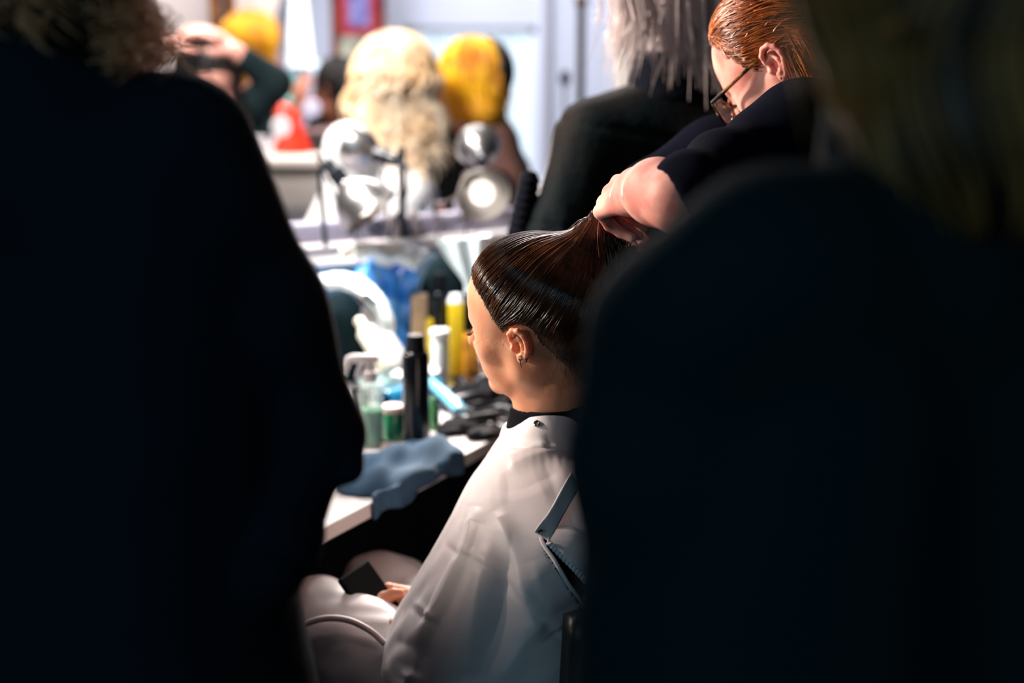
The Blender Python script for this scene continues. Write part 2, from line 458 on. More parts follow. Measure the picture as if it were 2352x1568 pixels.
MB().lathe([(0, -.03), (.012, -.025), (.018, -.008), (.018, .008), (.012, .025), (0, .03)], kz).build('knob', mat('black_plastic', (.008, .01, .014), .35), t)
MB().lathe([(0, 0), (.025, 0), (.025, .01), (.01, .02)], (kz[0], kz[1], 0)).build('base', mat('black_metal', (0, 0, 0)), t)
adopt(t)

def curtain(name, pts_top, pts_bot, Y, m, label, amp=.02, waves=9, zt=None):
    """hanging cloth between an upper and a lower left/right pair (pixels)"""
    a, b = P(*pts_top[0], Y), P(*pts_top[1], Y); c, d = P(*pts_bot[0], Y), P(*pts_bot[1], Y)
    n, k = 90, 40; G = np.zeros((k, n, 3))
    for i in range(k):
        v = i / (k - 1); l = a + (c - a) * v; r = b + (d - b) * v
        for j in range(n):
            u = j / (n - 1); G[i, j] = l + (r - l) * u
            G[i, j, 1] += amp * sin(u * waves * 2 * pi + .7 * sin(3 * v)) + .3 * amp * sin(u * 31 + 5 * v)
    o = MB().grid(G).build(name, m)
    s = o.modifiers.new('solid', 'SOLIDIFY'); s.thickness = .004
    return tag(o, label, 'curtain')
M_curt = mat('white_curtain', (.86, .80, .76), .9, sss=.1, bump=.2, bscale=200)
curtain('curtain', ((524, -420), (760, -420)), ((524, 205), (590, 205)), 6.3, M_curt, 'long white curtain swept to the left behind the yellow bobbed hair')
curtain('curtain', ((1375, -420), (1500, -420)), ((1415, 230), (1500, 230)), 5.6, M_curt, 'white curtain behind the person with long silver hair', waves=4)
# curtain rods
for i, (pa, pb, Y) in enumerate((((470, -418), (800, -418), 6.3), ((1340, -418), (1560, -418), 5.6))):
    a, b = P(*pa, Y), P(*pb, Y)
    o = MB().tube([a, b], .014, 14).build('curtain_rod', mat('rod_metal', (.3, .3, .3), .4, .8)); tag(o, ['curtain rod carrying the swept curtain near the yellow bob', 'curtain rod carrying the curtain behind the silver hair'][i], 'rod')

# gilt frames
M_gilt = mat('gilt', (.42, .17, .035), .38, .75, bump=1., bscale=70, bdist=.01, col2=(.10, .03, .01), cscale=38, clo=.45, chi=.62)
def frame(name, x0, x1, y0, y1, Y, wdt, m, label, cat, canvas):
    a = P(x0, y1, Y); b = P(x1, y0, Y)
    t = thing(name, (a + b) / 2, label, cat)
    mb = MB(); w = wdt
    X0, X1, Z0, Z1 = a[0], b[0], a[2], b[2]
    prof = [(0, 0), (.0, -.02), (.2, -.035), (.35, -.03), (.5, -.045), (.8, -.03), (1, -.012)]
    rings = []
    for cx, cz, sx, sz in ((X0, Z0, 1, 1), (X1, Z0, -1, 1), (X1, Z1, -1, -1), (X0, Z1, 1, -1)):
        rings.append([(cx + sx * w * u, Y + h, cz + sz * w * u) for u, h in prof])
    mb.grid(np.array(rings), True, False); mb.build('frame', m, t)
    canvas(t, X0 + w, X1 - w, Z0 + w, Z1 - w, Y)
    adopt(t); return t
def cv1(t, X0, X1, Z0, Z1, Y):
    bx('mirror_glass', (X0, Y - .012, Z0), (X1, Y, Z1), mat('plain_mirror', (.6, .62, .68), .12, .9), t)
# tall ornate gilt frame, seen edge-on beside the curtain
a = P(505, 120, 5.95)
frame('wall_mirror', 487, 527, -330, 128, 5.9, .042, M_gilt, 'narrow ornate gilt framed mirror hanging left of the white curtain', 'mirror', cv1)
def cv2(t, X0, X1, Z0, Z1, Y):
    zs = Z0 + (Z1 - Z0) * .16
    bx('mount', (X0, Y - .010, Z0), (X1, Y, Z1), mat('crimson_mount', (.20, .006, .022), .7), t)
    zc = P(800, 82, Y)[2]
    bx('lower_panel', (X0, Y - .014, Z0), (X1, Y - .010, zc), mat('mossy_panel', (.10, .11, .10), .7, col2=(.34, .36, .30), cscale=9), t)
    bx('picture', (X0 + .04, Y - .014, zc + .04), (X1 - .035, Y - .010, Z1 - .03), mat('blue_picture', (.008, .02, .17), .7, col2=(.16, .15, .34), cscale=11), t)
frame('gilt_picture', 764, 880, -330, 152, 6.2, .034, mat('gilt_red', (.42, .12, .04), .4, .6, bump=1., bscale=60, bdist=.01, col2=(.10, .02, .03), cscale=16), 'tall gilt framed picture with a crimson mount and blue scene', 'picture', cv2)

# far counter at the left with its clutter
M_cream = mat('cream_laminate', (.74, .66, .60), .5)
Yc = 4.95
ca = P(560, 362, Yc); cb = P(752, 362, Yc)
t = thing('counter', A((ca[0] + cb[0]) / 2, Yc + .3, 0), 'cream counter unit under the red bag', 'counter')
MB().box(((ca[0] + cb[0]) / 2, Yc + .17, ca[2] - .015), (cb[0] - ca[0] + .06, .40, .03), bev=.006).build('counter_top', M_cream, t)
bx('body', (ca[0], Yc + .02, 0.0), (cb[0], Yc + .35, ca[2] - .03), mat('counter_body', (.50, .45, .42), .6), t)
bx('shelf_rail', (ca[0], Yc - .005, ca[2] - .26), (cb[0], Yc + .02, ca[2] - .17), mat('counter_rail', (.36, .35, .38), .6), t)
adopt(t); CT = ca[2]

def lathe_thing(name, label, cat, o, prof, m, sides=32, ax=(0, 0, 1), group=None):
    q = MB().lathe([(r, h) for r, h in prof], (0, 0, 0), ax, sides).build(name, m); q.location = tuple(o)
    return tag(q, label, cat, group)

# red bag: tapering soft bag with creases
def redbag(p):
    c = P(655, 355, 5.0)
    q = p - A(c[0], 5.15, CT)
    z = q[:, 2] / .185; w = .066 * np.sqrt(np.clip(1.02 - z, .02, 1.2)) + .004
    x = q[:, 0] + .030 * np.clip(z, 0, 1.2) - .006
    d = np.sqrt((x / w) ** 2 + (q[:, 1] / (w * .8)) ** 2) * w - w
    d = d * .7 + .003 * np.sin(q[:, 0] * 90 + z * 3) * np.clip(z, 0, 1)
    return smax(smax(d, q[:, 2] - .182, .02), -q[:, 2] + .001, .01)
c = P(655, 355, 5.15)
o = sdfobj('bag', redbag, (c[0] - .13, 5.02, CT - .01), (c[0] + .13, 5.3, CT + .21), .005, mat('red_vinyl', (.62, .012, .004), .35, col2=(.75, .05, .02), cscale=7, coat=.2))
tag(o, 'bright red soft bag standing on the cream counter', 'bag')
def handmirror(px, py, bx_, by, r, Y, label, m):
    a = P(px, py, Y); b = P(bx_, by, Y)
    t = thing('hand_mirror', b, label, 'hand mirror')
    MB().lathe([(0, -.005), (r * .9, -.006), (r, -.002), (r, .002), (r * .9, .006), (0, .005)], a, (.15, -1, .1)).build('disc', m, t)
    MB().tube(crom([a + (b - a) * .18, a + (b - a) * .5, b], 10), [.009] * 5 + [.011] * 5, 10).build('handle', m, t)
    adopt(t)
M_white = mat('white_plastic', (.82, .80, .84), .35)
handmirror(646, 291, 612, 352, .034, 4.98, 'white hand mirror leaning against the red bag', M_white)
lathe_thing('cup', 'small white cup on the counter left of the hand mirror', 'cup', A(P(590, 355, 4.97)[0], 4.99, CT), [(0, 0), (.026, 0), (.03, .03), (.036, .07), (.034, .07), (.027, .01), (0, .008)], M_white)
# dark wire basket on the counter
Ybk = 5.17
a = P(674, 300, Ybk); b = P(752, 300, Ybk)
t = thing('basket', A((a[0] + b[0]) / 2, Ybk, CT), 'dark wire basket on the counter behind the red bag', 'basket')
Mw = mat('dark_wire', (.03, .025, .028), .5, .4); hgt = a[2] - CT
mb = MB()
for z in np.linspace(.004, hgt, 6):
    mb.tube([(a[0], Ybk + .0, CT + z), (b[0], Ybk + .0, CT + z), (b[0], Ybk + .16, CT + z), (a[0], Ybk + .16, CT + z), (a[0], Ybk + .0, CT + z)], .002, 6)
for u in np.linspace(0, 1, 12):
    x = a[0] + (b[0] - a[0]) * u
    mb.tube([(x, Ybk + .0, CT + hgt), (x, Ybk + .0, CT + .003), (x, Ybk + .16, CT + .003), (x, Ybk + .16, CT + hgt)], .0017, 6)
mb.build('wire', Mw, t)
MB().tube([(a[0], Ybk + .0, CT + hgt), (b[0], Ybk + .0, CT + hgt), (b[0], Ybk + .16, CT + hgt), (a[0], Ybk + .16, CT + hgt), (a[0], Ybk + .0, CT + hgt)], .0055, 8).build('rim', mat('pink_brown_rim', (.32, .20, .20), .6), t)
bx('lining', (a[0] + .006, Ybk + .06, CT + .005), (b[0] - .006, Ybk + .154, CT + hgt * .8), mat('dark_lining', (.02, .022, .028), .8), t)
adopt(t)
# table lamp with tall white shade
Yl = 5.85
a = P(690, 152, Yl)
t = thing('table_lamp', A(a[0], Yl, 0), 'floor lamp with a tall white conical shade', 'lamp')
MB().lathe([(.056, 0), (.050, .05), (.030, .30), (.027, .30), (.047, .05), (.053, 0)], a).build('shade', mat('lit_shade', (.9, .95, 1), .8, emit=(.75, .9, 1), estr=.9), t)
MB().tube([(a[0], Yl, .02), (a[0], Yl, a[2] + .2)], .009, 12).build('pole', mat('black_metal', (0, 0, 0)), t)
MB().lathe([(0, 0), (.07, 0), (.07, .015), (.012, .03)], (a[0], Yl, 0)).build('base', mat('black_metal', (0, 0, 0)), t)
adopt(t)
# teal glass bottles and balls on a shelf unit behind the counter
Ys = 6.0
s0 = P(612, 262, Ys); s1 = P(800, 262, Ys)
t = thing('shelf_unit', A((s0[0] + s1[0]) / 2, Ys, 0), 'dark shelf unit behind the cream counter', 'shelf')
MB().box(((s0[0] + s1[0]) / 2, Ys + .12, s0[2] - .012), (s1[0] - s0[0], .3, .024), bev=.003).build('top', M_dark, t)
bx('body', (s0[0] + .01, Ys, 0.0), (s1[0] - .01, Ys + .25, s0[2] - .024), mat('shelf_body', (.10, .09, .10), .8), t)
adopt(t)
ST = s0[2]
M_teal = mat('teal_glass', (.02, .30, .28), .12, coat=.5, col2=(.15, .55, .50), cscale=14)
o = P(650, 236, Ys)
lathe_thing('vase', 'round teal glass vase on the dark shelf', 'vase', A(o[0], Ys + .07, ST), [(0, 0), (.03, 0), (.052, .022), (.06, .045), (.050, .07), (.028, .088), (.022, .096), (.018, .09), (0, .08)], M_teal)
for px, h, r, lb in ((664, .17, .020, 'tall teal bottle behind the round vase'), (678, .19, .017, 'slim dark teal bottle under the lamp shade')):
    o = P(px, 236, Ys)
    lathe_thing('bottle', lb, 'bottle', A(o[0], Ys + .18, ST), [(0, 0), (r, 0), (r, h * .6), (r * .5, h * .75), (r * .42, h), (0, h)], M_teal)
# green and yellow ball of ribbon on top of the shelf, above the dark haired person
Yh = 5.9
o = P(775, 158, Yh)
t = thing('hat_stand', A(o[0], Yh, 0), 'stand carrying a round green and yellow hat', 'hat stand')
MB().tube([(o[0], Yh, .01), (o[0], Yh, o[2] - .02)], .01, 10).build('pole', mat('grey_metal', (0, 0, 0)), t)
MB().lathe([(0, 0), (.06, 0), (.06, .012), (.01, .03)], (o[0], Yh, 0)).build('base', mat('grey_metal', (0, 0, 0)), t)
adopt(t)
M_hat = mat('hat_cloth', (.30, .55, .20), .7, col2=(.90, .62, .12), cscale=9, clo=.42, chi=.52)
lathe_thing('hat', 'round green and yellow hat above the dark haired person', 'hat', A(o[0], Yh, o[2] - .05), [(.0, .0), (.095, -.005), (.10, 0), (.062, .012), (.058, .05), (.04, .075), (0, .085)], M_hat)
o = P(727, 155, Yh + .42)  # glowing globe on a stand, added to give a pale blue highlight
t = thing('highlight_globe', A(o[0], Yh + .42, 0), 'slim stand with a small glowing globe added as a pale blue highlight', 'lamp')
MB().lathe([(0, -.03), (.02, -.024), (.03, 0), (.02, .024), (0, .03)], o).build('globe', mat('highlight_glow', (.7, .85, 1), .4, emit=(.6, .8, 1), estr=.7), t)
MB().tube([(o[0], Yh + .42, .01), (o[0], Yh + .42, o[2] - .02)], .006, 8).build('pole', mat('grey_metal', (0, 0, 0)), t)
MB().lathe([(0, 0), (.04, 0), (.04, .012), (.01, .02)], (o[0], Yh + .42, 0)).build('base', mat('grey_metal', (0, 0, 0)), t)
adopt(t)

# ================================================================ LOW PARTITION WITH THE GREY LEDGE
ZL = 1.09
La = Z(560, 523.4, ZL); Lb = Z(1300, 471.6, ZL)
ud = nrm((Lb - La) * A(1, 1, 0)); nd = A(-ud[1], ud[0], 0)     # nd points away from the camera
La = La - ud * .9; Lb = Lb + ud * .35
Rw = np.array([ud, nd, [0, 0, 1]])
def along(x, off, z, size, m, name, parent, bev=0.):
    """box centred at distance x along the partition from La, off behind its front"""
    c = La + ud * x + nd * off; c = A(c[0], c[1], z)
    return MB().box(c, size, Rw, bev).build(name, m, parent, smooth=bev > 0)
LL = np.linalg.norm((Lb - La)[:2])
t = thing('partition', A(*((La + Lb) / 2)[:2], 0), 'low pale blue partition with a grey ledge behind the make-up table', 'partition')
along(LL / 2, .03, .49, (LL, .04, .98), mat('pale_blue_panel', (.16, .36, .62), .35, col2=(.30, .50, .68), cscale=4), 'panel', t)
along(LL / 2, .018, ZL - .024, (LL, .05, .048), mat('grey_board', (.34, .32, .40), .6), 'ledge_board', t, .004)
along(LL / 2, .0, ZL - .062, (LL, .10, .026), mat('ledge_white', (.60, .56, .56), .5), 'lower_ledge', t, .004)
# black upright splitting the ledge, with pale brackets
ca_ = Z(935, 500, ZL); xs = float((ca_ - La) @ ud)
for i, (dx, w, m) in enumerate(((-.022, .016, mat('cream_bracket', (.62, .52, .46), .5)), (.024, .016, mat('cream_bracket', (0, 0, 0))))):
    along(xs + dx, -.012, ZL - .03, (w, .02, .085), m, 'bracket', t, .002)
# round cable grommet
g = Z(848, 500, ZL); 
gc = La + ud * float((g - La) @ ud); gc = A(gc[0], gc[1], ZL - .022) - nd * .008
MB().lathe([(.010, 0), (.018, 0), (.018, .004), (.010, .004)], gc, -nd, 24).build('grommet', mat('black_plastic', (0, 0, 0)), t)
adopt(t)
up = thing('upright', A(*(La + ud * xs)[:2], ZL), 'black upright post standing on the grey ledge between the lamps', 'post')
b0 = La + ud * xs; top = P(933, 345, b0[1])[2]
MB().box((b0[0], b0[1], (top + ZL - .05) / 2) + A(0, -.02, 0) * 1, (.017, .012, top - ZL + .07), Rw, .002).build('post', mat('black_plastic', (0, 0, 0)), up)
adopt(up)
# thin black strap hanging on the ledge at the left
a = Z(735, 510, ZL)[:2]
pts = [P(735, 385, 3.27), P(737, 450, 3.27), P(742, 500, 3.25), P(748, 565, 3.22)]
MBt = MB().tube(crom(pts, 20), .006, 8); o = MBt.build('rod', mat('black_plastic', (0, 0, 0)))
tag(o, 'thin black rod leaning on the ledge left of the lamps', 'rod')

# ================================================================ CLAMP LAMPS
M_alu = mat('spun_aluminium', (.42, .40, .39), .30, .95, bump=.15, bscale=3, stretch=(1, 1, 60))
M_aluin = mat('reflector_inside', (.86, .84, .80), .35, .9)
M_blk = mat('black_plastic', (0, 0, 0))
M_bulb = mat('bulb_lit', (1, .95, .88), .4, emit=(1, .90, .80), estr=1.8)
M_bulb2 = mat('bulb_off', (.86, .84, .80), .3)
def clamp_lamp(c, ax, r, label, foot, on=True, gl=None):
    """c centre of the mouth, ax from the socket towards the mouth, foot = where the clip grips"""
    c = np.asarray(c, float); ax = nrm(ax); k = r / .075
    t = thing('clamp_lamp', foot, label, 'lamp', 'silver clamp lamps along the ledge')
    b = c - ax * .095 * k
    prof = [(.018, 0), (.021, .006), (.030, .012), (.046, .026), (.060, .046), (.069, .070), (.073, .090), (.075, .095), (.0735, .095), (.0715, .090), (.0675, .070), (.0585, .047), (.045, .028), (.029, .014), (.017, .006)]
    MB().lathe([(a * k, h * k) for a, h in prof], b, ax, 48).build('reflector', M_alu, t)
    s = MB().lathe([(0, -.062), (.012, -.062), (.014, -.058), (.0145, -.035), (.019, -.030), (.019, .004), (.010, .006)], b, ax, 24).build('socket', M_blk, t)
    MB().lathe([(0, .012), (.012, .014), (.015, .03), (.026, .05), (.029, .064), (.025, .078), (.014, .088), (0, .092)], b, ax, 24).build('bulb', M_bulb if on else M_bulb2, t)
    # spring clip
    foot = np.asarray(foot, float); j = b - ax * .018
    mid = (j + foot) / 2 + A(.0, -.015, .0)
    MB().tube(crom([j, mid, foot + A(0, 0, .03)], 14), .0035, 8).build('arm', mat('chrome', (.8, .8, .82), .15, 1.), t)
    mb = MB()
    for sg in (-1, 1):
        mb.tube(crom([foot + A(0, 0, .035) + nd * .012 * sg, foot + A(0, 0, .012) + nd * .016 * sg, foot + A(0, 0, -.02) + nd * .028 * sg + A(0, 0, 0)], 8), .005, 8)
    mb.build('clip', mat('chrome', (0, 0, 0)), t)
    cb = b - ax * .06; 
    pts = [cb, cb - ax * .03 + A(0, 0, -.01), cb + A(.02, 0, -.08), A(foot[0] + .02, foot[1] - .05, foot[2] - .03), A(foot[0] + .03, foot[1] - .06, foot[2] - .09)]
    MB().tube(crom(pts, 26), .0028, 6).build('cord', M_blk, t)
    adopt(t); return t
def ledge_at(px): 
    g = Z(px, 505, ZL); return La + ud * float((g - La) @ ud)
# two seen from outside, two turned to the chair
l1 = clamp_lamp(P(812, 338, 3.42), (-.74, .45, .18), .056, 'silver clamp lamp seen from the side with its black socket right', ledge_at(900), False)
l2 = clamp_lamp(P(852, 490, 3.16) , (.66, -.20, -.72), .074, 'silver clamp lamp with the bright mouth tipped down to the table', ledge_at(795), True)
l3 = clamp_lamp(P(1098, 335, 3.62), (-.10, .95, .22), .058, 'silver clamp lamp turned to the far room, its round back showing', ledge_at(1130), False)
l4 = clamp_lamp(P(1112, 448, 3.26), (.30, -.90, -.22), .063, 'silver clamp lamp facing the chair with its mouth open', ledge_at(1045), True)
spot('clamp_bulb_right', P(1113, 450, 3.20), (0.0, 2.1, 1.12), 55, (1.0, .86, .74), 95, .6, .04)
spot('clamp_bulb_left', P(868, 505, 3.08), (-.30, 2.75, .75), 22, (1.0, .93, .88), 110, .6, .04)
# ================================================================ MAKE-UP TABLE
TZ = .75
q0 = Z(790, 1188, TZ); q1 = Z(1121, 1015, TZ)
tu = nrm((q1 - q0) * A(1, 1, 0)); tn = A(-tu[1], tu[0], 0)
pf = q0 - tu * .45
# far end just before the partition
k = float(((La - nd * .06) - pf) @ nd / (tu @ nd)); pe = pf + tu * k
pw = La - nd * .06 + ud * .25; pw = A(pw[0], pw[1], TZ)
pb = pf + tn * .62
poly = [pf, pe, pw, pb]
t = thing('make_up_table', (A(*np.mean(poly, 0)[:2], 0)), 'white topped make-up table crowded with hair products', 'table')
mb = MB(); th = .026
V = [A(p[0], p[1], TZ) for p in poly] + [A(p[0], p[1], TZ - th) for p in poly]
mb.add(V, [(0, 1, 2, 3), (7, 6, 5, 4)] + [(i, i + 4, (i + 1) % 4 + 4, (i + 1) % 4) for i in range(4)])
o = mb.build('table_top', mat('white_laminate', (.72, .66, .64), .35), t, smooth=False)
bv = o.modifiers.new('bev', 'BEVEL'); bv.width = .003; bv.segments = 2
M_undershade = mat('under_table_shade', (.006, .008, .014), .9)  # dark sheet added under the table, where there is only shade
a, b = pf + tn * .30 + tu * .03, pe + tn * .30 - tu * .64
G = []
for z in np.linspace(TZ - th - .002, .004, 12):
    G.append([A(*(a + (b - a) * u + tn * (.010 * sin(u * 70) * (TZ - z)))[:2], z) for u in np.linspace(0, 1, 160)])
o = MB().grid(np.array(G)).build('shade_sheet', M_undershade, t); s = o.modifiers.new('s', 'SOLIDIFY'); s.thickness = .002
cen = np.mean(poly, 0)
for p in poly:
    c = p + (cen - p) * .12
    MB().tube([(c[0], c[1], 0.0), (c[0], c[1], TZ - th - .001)], .018, 12).build('leg', mat('grey_metal', (0, 0, 0)), t)
adopt(t)
def T(px, py): return Z(px, py, TZ + .0005)
def prof_thing(name, label, cat, px, py, parts, tilt=None, group=None, base=None):
    """upright (or leaning) lathed thing on the table; parts = [(part, profile, material)] """
    o = T(px, py) if base is None else np.asarray(base, float)
    t = thing(name, o, label, cat, group); ax = (0, 0, 1) if tilt is None else tilt
    for nm, pr, m in parts:
        q = MB().lathe(pr, (0, 0, 0), ax, 36).build(nm, m, t)
    return t
M_can = mat('black_can', (.005, .007, .010), .2, coat=.25, spec=.3)
M_cap = fabric(mat('black_cap', (.006, .008, .011), .6), .08)
prof_thing('hairspray_can', 'tall glossy black hairspray can, nearest can on the table', 'can', 957, 1018,
    [('body', [(0, 0), (.0255, 0), (.0265, .003), (.0265, .172), (.024, .181), (.020, .184)], M_can), ('nozzle_cap', [(.0205, .183), (.0205, .187), (.018, .191), (.0172, .210), (.014, .216), (0, .217)], M_cap),
     ('base_ring', [(.0268, .001), (.0273, .003), (.0268, .006)], mat('chrome', (0, 0, 0)))])
M_clear = mat('clear_plastic', (.80, .88, .86), .08, alpha=.14, coat=.5)
M_green = mat('green_liquid', (.012, .22, .10), .15, sss=.0, coat=.4)
o = T(853, 1022)
t = thing('spray_bottle', o, 'clear spray bottle of green liquid with a white trigger head', 'spray bottle')
MB().lathe([(0, 0), (.0245, 0), (.026, .004), (.026, .100), (.0245, .112), (.016, .124), (.012, .129), (.0105, .129), (.0145, .123), (.023, .111), (.0245, .1), (.0245, .004), (0, .003)], (0, 0, 0)).build('bottle', M_clear, t)
MB().lathe([(0, .004), (.0238, .004), (.0238, .072), (0, .0722)], (0, 0, 0)).build('liquid', M_green, t)
mb = MB(); mb.lathe([(.0, .128), (.0145, .128), (.0145, .146), (.010, .150), (.009, .166), (0, .167)], (0, 0, 0))
mb.box((-.008, 0, .172), (.052, .017, .017), bev=.006)
mb.tube(crom([(-.022, 0, .174), (-.040, 0, .170), (-.047, 0, .150), (-.050, 0, .138)], 10), [.008] * 6 + [.006] * 4, 10)
mb.build('spray_head', mat('grey_white_plastic', (.62, .58, .58), .35), t)
MB().tube(crom([(-.014, 0, .166), (-.022, 0, .150), (-.026, 0, .134)], 8), .0035, 8).build('trigger', M_white, t)
MB().tube([(0, 0, .12), (0.003, 0, .01)], .002, 6).build('dip_tube', M_white, t)
lathe_thing('jar', 'squat green jar with a pale lid between the bottle and black can', 'jar', T(904, 1008), [(0, 0), (.021, 0), (.022, .004), (.022, .050), (.020, .054), (0, .0545)], M_green)
lathe_thing('lid', 'pale round lid lying on the squat green jar', 'lid', T(904, 1008) + A(0, 0, .055), [(0, 0), (.0225, 0), (.023, .002), (.023, .012), (.021, .014), (0, .0145)], mat('pale_lid', (.72, .55, .50), .4))
lathe_thing('bottle', 'slim green bottle just right of the tall black can', 'bottle', T(996, 985), [(0, 0), (.012, 0), (.0125, .003), (.0125, .045), (.007, .055), (.007, .066), (0, .067)], mat('lime_bottle', (.06, .22, .08), .2, coat=.5))
lathe_thing('cap', 'small pale cap on the table in front of the green jar', 'cap', T(888, 1028), [(0, 0), (.012, 0), (.012, .009), (.010, .011), (0, .0112)], mat('pale_lid', (0, 0, 0)))
# white tub behind the can
prof_thing('tub', 'wide white tub with a clear rim behind the black can', 'tub', 945, 905,
    [('body', [(0, 0), (.052, 0), (.056, .004), (.060, .045), (.058, .046), (.054, .006), (0, .005)], mat('frosted', (.75, .86, .86), .25)), ('lid', [(0, .050), (.058, .050), (.064, .047), (.064, .055), (.060, .058), (.035, .060), (.03, .056), (0, .055)], mat('white_lid', (.86, .84, .82), .4))])
prof_thing('bowl', 'pale green clear bowl left of the white tub', 'bowl', 872, 912,
    [('body', [(0, 0), (.026, 0), (.04, .018), (.046, .040), (.044, .040), (.037, .019), (.024, .003), (0, .003)], mat('aqua_bowl', (.62, .82, .80), .15, coat=.5))])
# leaning bottles
def leaning(name, label, base_px, top_px, Y0, Y1, r, m, mcap, flat=1., cat='bottle'):
    a = P(*base_px, Y0); b = P(*top_px, Y1); ax = nrm(b - a); L = np.linalg.norm(b - a)
    t = thing(name, a, label, cat)
    MB().lathe([(0, 0), (r * .9, 0), (r, .006), (r, L * .74), (r * .7, L * .80), (r * .45, L * .82)], (0, 0, 0), ax, 32).build('body', m, t)
    MB().lathe([(r * .5, L * .815), (r * .52, L * .82), (r * .52, L * .98), (r * .4, L), (0, L)], (0, 0, 0), ax, 32).build('cap', mcap, t)
    return t
leaning('squeeze_tube', 'cream squeeze tube leaning back towards the blue bag', (895, 850), (822, 732), 2.98, 3.06, .022, mat('cream_tube', (.62, .58, .46), .35, coat=.3), mat('cream_tube', (0, 0, 0)), cat='tube')
leaning('grey_bottle', 'grey bottle with a dark cap leaning behind the cream tube', (925, 838), (822, 672), 3.06, 3.13, .020, mat('grey_bottle_skin', (.42, .42, .44), .35, coat=.3), mat('dark_grey_cap', (.08, .07, .07), .3))
# dark flask and clear bottle
prof_thing('flask', 'dark steel flask standing behind the clear bottle', 'flask', 1012, 872,
    [('body', [(0, 0), (.022, 0), (.0235, .004), (.0235, .190), (.018, .205), (.013, .209)], M_can), ('cap', [(.0155, .209), (.0155, .245), (.013, .249), (0, .2495)], M_cap)])
prof_thing('clear_bottle', 'clear bottle with a white cap before the dark flask', 'bottle', 1012, 900,
    [('body', [(0, 0), (.019, 0), (.02, .003), (.02, .120), (.019, .124), (0, .124)], mat('milky', (.70, .76, .74), .2, coat=.5)), ('cap', [(.021, .125), (.022, .127), (.022, .140), (.019, .143), (0, .1432)], M_white)])
# boxes
def carton(px, py, w, d, h, m, label, ang=.5, name='carton', z=0):
    o = MB().box((0, 0, h / 2), (w, d, h), bev=.0015).build(name, m); c = T(px, py); o.location = (c[0], c[1], c[2] + z); o.rotation_euler = (0, 0, ang)
    return tag(o, label, 'box')
carton(1048, 880, .032, .04, .19, mat('yellow_card', (.90, .66, .02), .45), 'tall yellow carton beside the dark flask', .15)
carton(1082, 882, .034, .04, .118, mat('amber_card', (.80, .36, .04), .45, col2=(.25, .10, .03), cscale=22, clo=.5, chi=.6), 'low amber carton right of the yellow carton', .2)
carton(965, 868, .038, .03, .197, mat('orange_cream_card', (.85, .60, .38), .5), 'pale orange carton left of the dark flask', .1)
carton(989, 880, .014, .03, .15, mat('yellow_card', (0, 0, 0)), 'narrow yellow carton between the orange carton and the flask', .1)
# blue tools
M_blue = mat('blue_plastic', (.01, .16, .33), .22, coat=.5)
a, b = T(885, 950) + A(0, 0, .026), T(1003, 915) + A(0, 0, .026)
t = thing('tube', (a + b) / 2, 'dark blue tube lying behind the black can', 'tube')
ax = nrm(b - a); L = np.linalg.norm(b - a)
MB().lathe([(.018, 0), (.024, 0), (.025, .003), (.025, L - .003), (.024, L), (.018, L), (.018, 0)], a, ax).build('body', M_blue, t); adopt(t)
a, b = T(990, 930) + A(0, 0, .05), T(1070, 968) + A(0, 0, .016)
t = thing('hair_brush', (a + b) / 2, 'light blue brush handle right of the black can', 'brush')
d_ = b - a
MB().tube(crom([a, a + d_ * .4, a + d_ * .8, b], 16), list(np.linspace(.011, .015, 12)) + [.014, .012, .009, .004], 14).build('handle', mat('light_blue_plastic', (.16, .55, .78), .15, coat=.6), t)
MB().lathe([(0, -.07), (.012, -.068), (.016, -.055), (.016, -.01), (.011, 0)], a, d_, 20).build('brush_head', M_cap, t)
adopt(t)
# black pile of cables / dark brushes
def cable(seed, cx, cy, rx, ry, label, r=.0045, n=22, m=None, z=.0):
    g = np.random.default_rng(seed); c = T(cx, cy); pts = []
    ph = g.uniform(0, 6)
    for k in range(n):
        a = ph + k * .9 + g.normal() * .25; q = .55 + .45 * g.random()
        pts.append((cos(a) * rx * q, sin(a) * ry * q, r + .002 + z + .018 * g.random() * (k % 3)))
    o = MB().tube(crom(pts, n * 9), r, 8).build('cable', m or mat('black_rubber', (.012, .012, .015), .35)); o.location = tuple(c)
    return tag(o, label, 'cable')
cable(1, 1085, 935, .085, .06, 'tangled black cable in the middle of the dark pile', .006, 26)
cable(2, 1118, 968, .075, .05, 'tangled black cable at the near right of the pile', .005, 22)
cable(3, 1125, 905, .09, .06, 'tangled black cable at the far side of the pile', .006, 24)
M_net = fabric(mat('black_fabric_soft', (.006, .006, .008), .6, bump=1, bscale=50, bdist=.01, col2=(.10, .065, .055), cscale=30, clo=.60, chi=.80), .05)
def lump(seed, px, py, rx, ry, rz, name, label, m, ang=0., cat=None, amp=.25):
    c = T(px, py); g = seed
    def fn(p):
        q = p @ rotz(-ang)
        d = ell(q, A(0, 0, rz * .55), (rx, ry, rz)); 
        return smax(d + rz * amp * snoise(q, 60, g) + rz * amp * .5 * snoise(q, 150, g + 1), -p[:, 2] + .001, .006) * .7
    o = sdfobj(name, fn, (-max(rx, ry) - .02,) * 2 + (-.01,), (max(rx, ry) + .02,) * 2 + (rz * 2.2 + .02,), .0035, m)
    o.location = tuple(c); return tag(o, label, cat or name)
lump(11, 1105, 925, .085, .06, .030, 'pouch', 'crumpled black pouch in the dark pile', M_net, .6)
lump(12, 1060, 985, .075, .035, .014, 'glove', 'flat black glove near the table edge', M_net, 1.0, amp=.35)
lump(13, 1115, 1000, .05, .03, .012, 'strap', 'black strap bunched at the front table edge', M_net, .9)
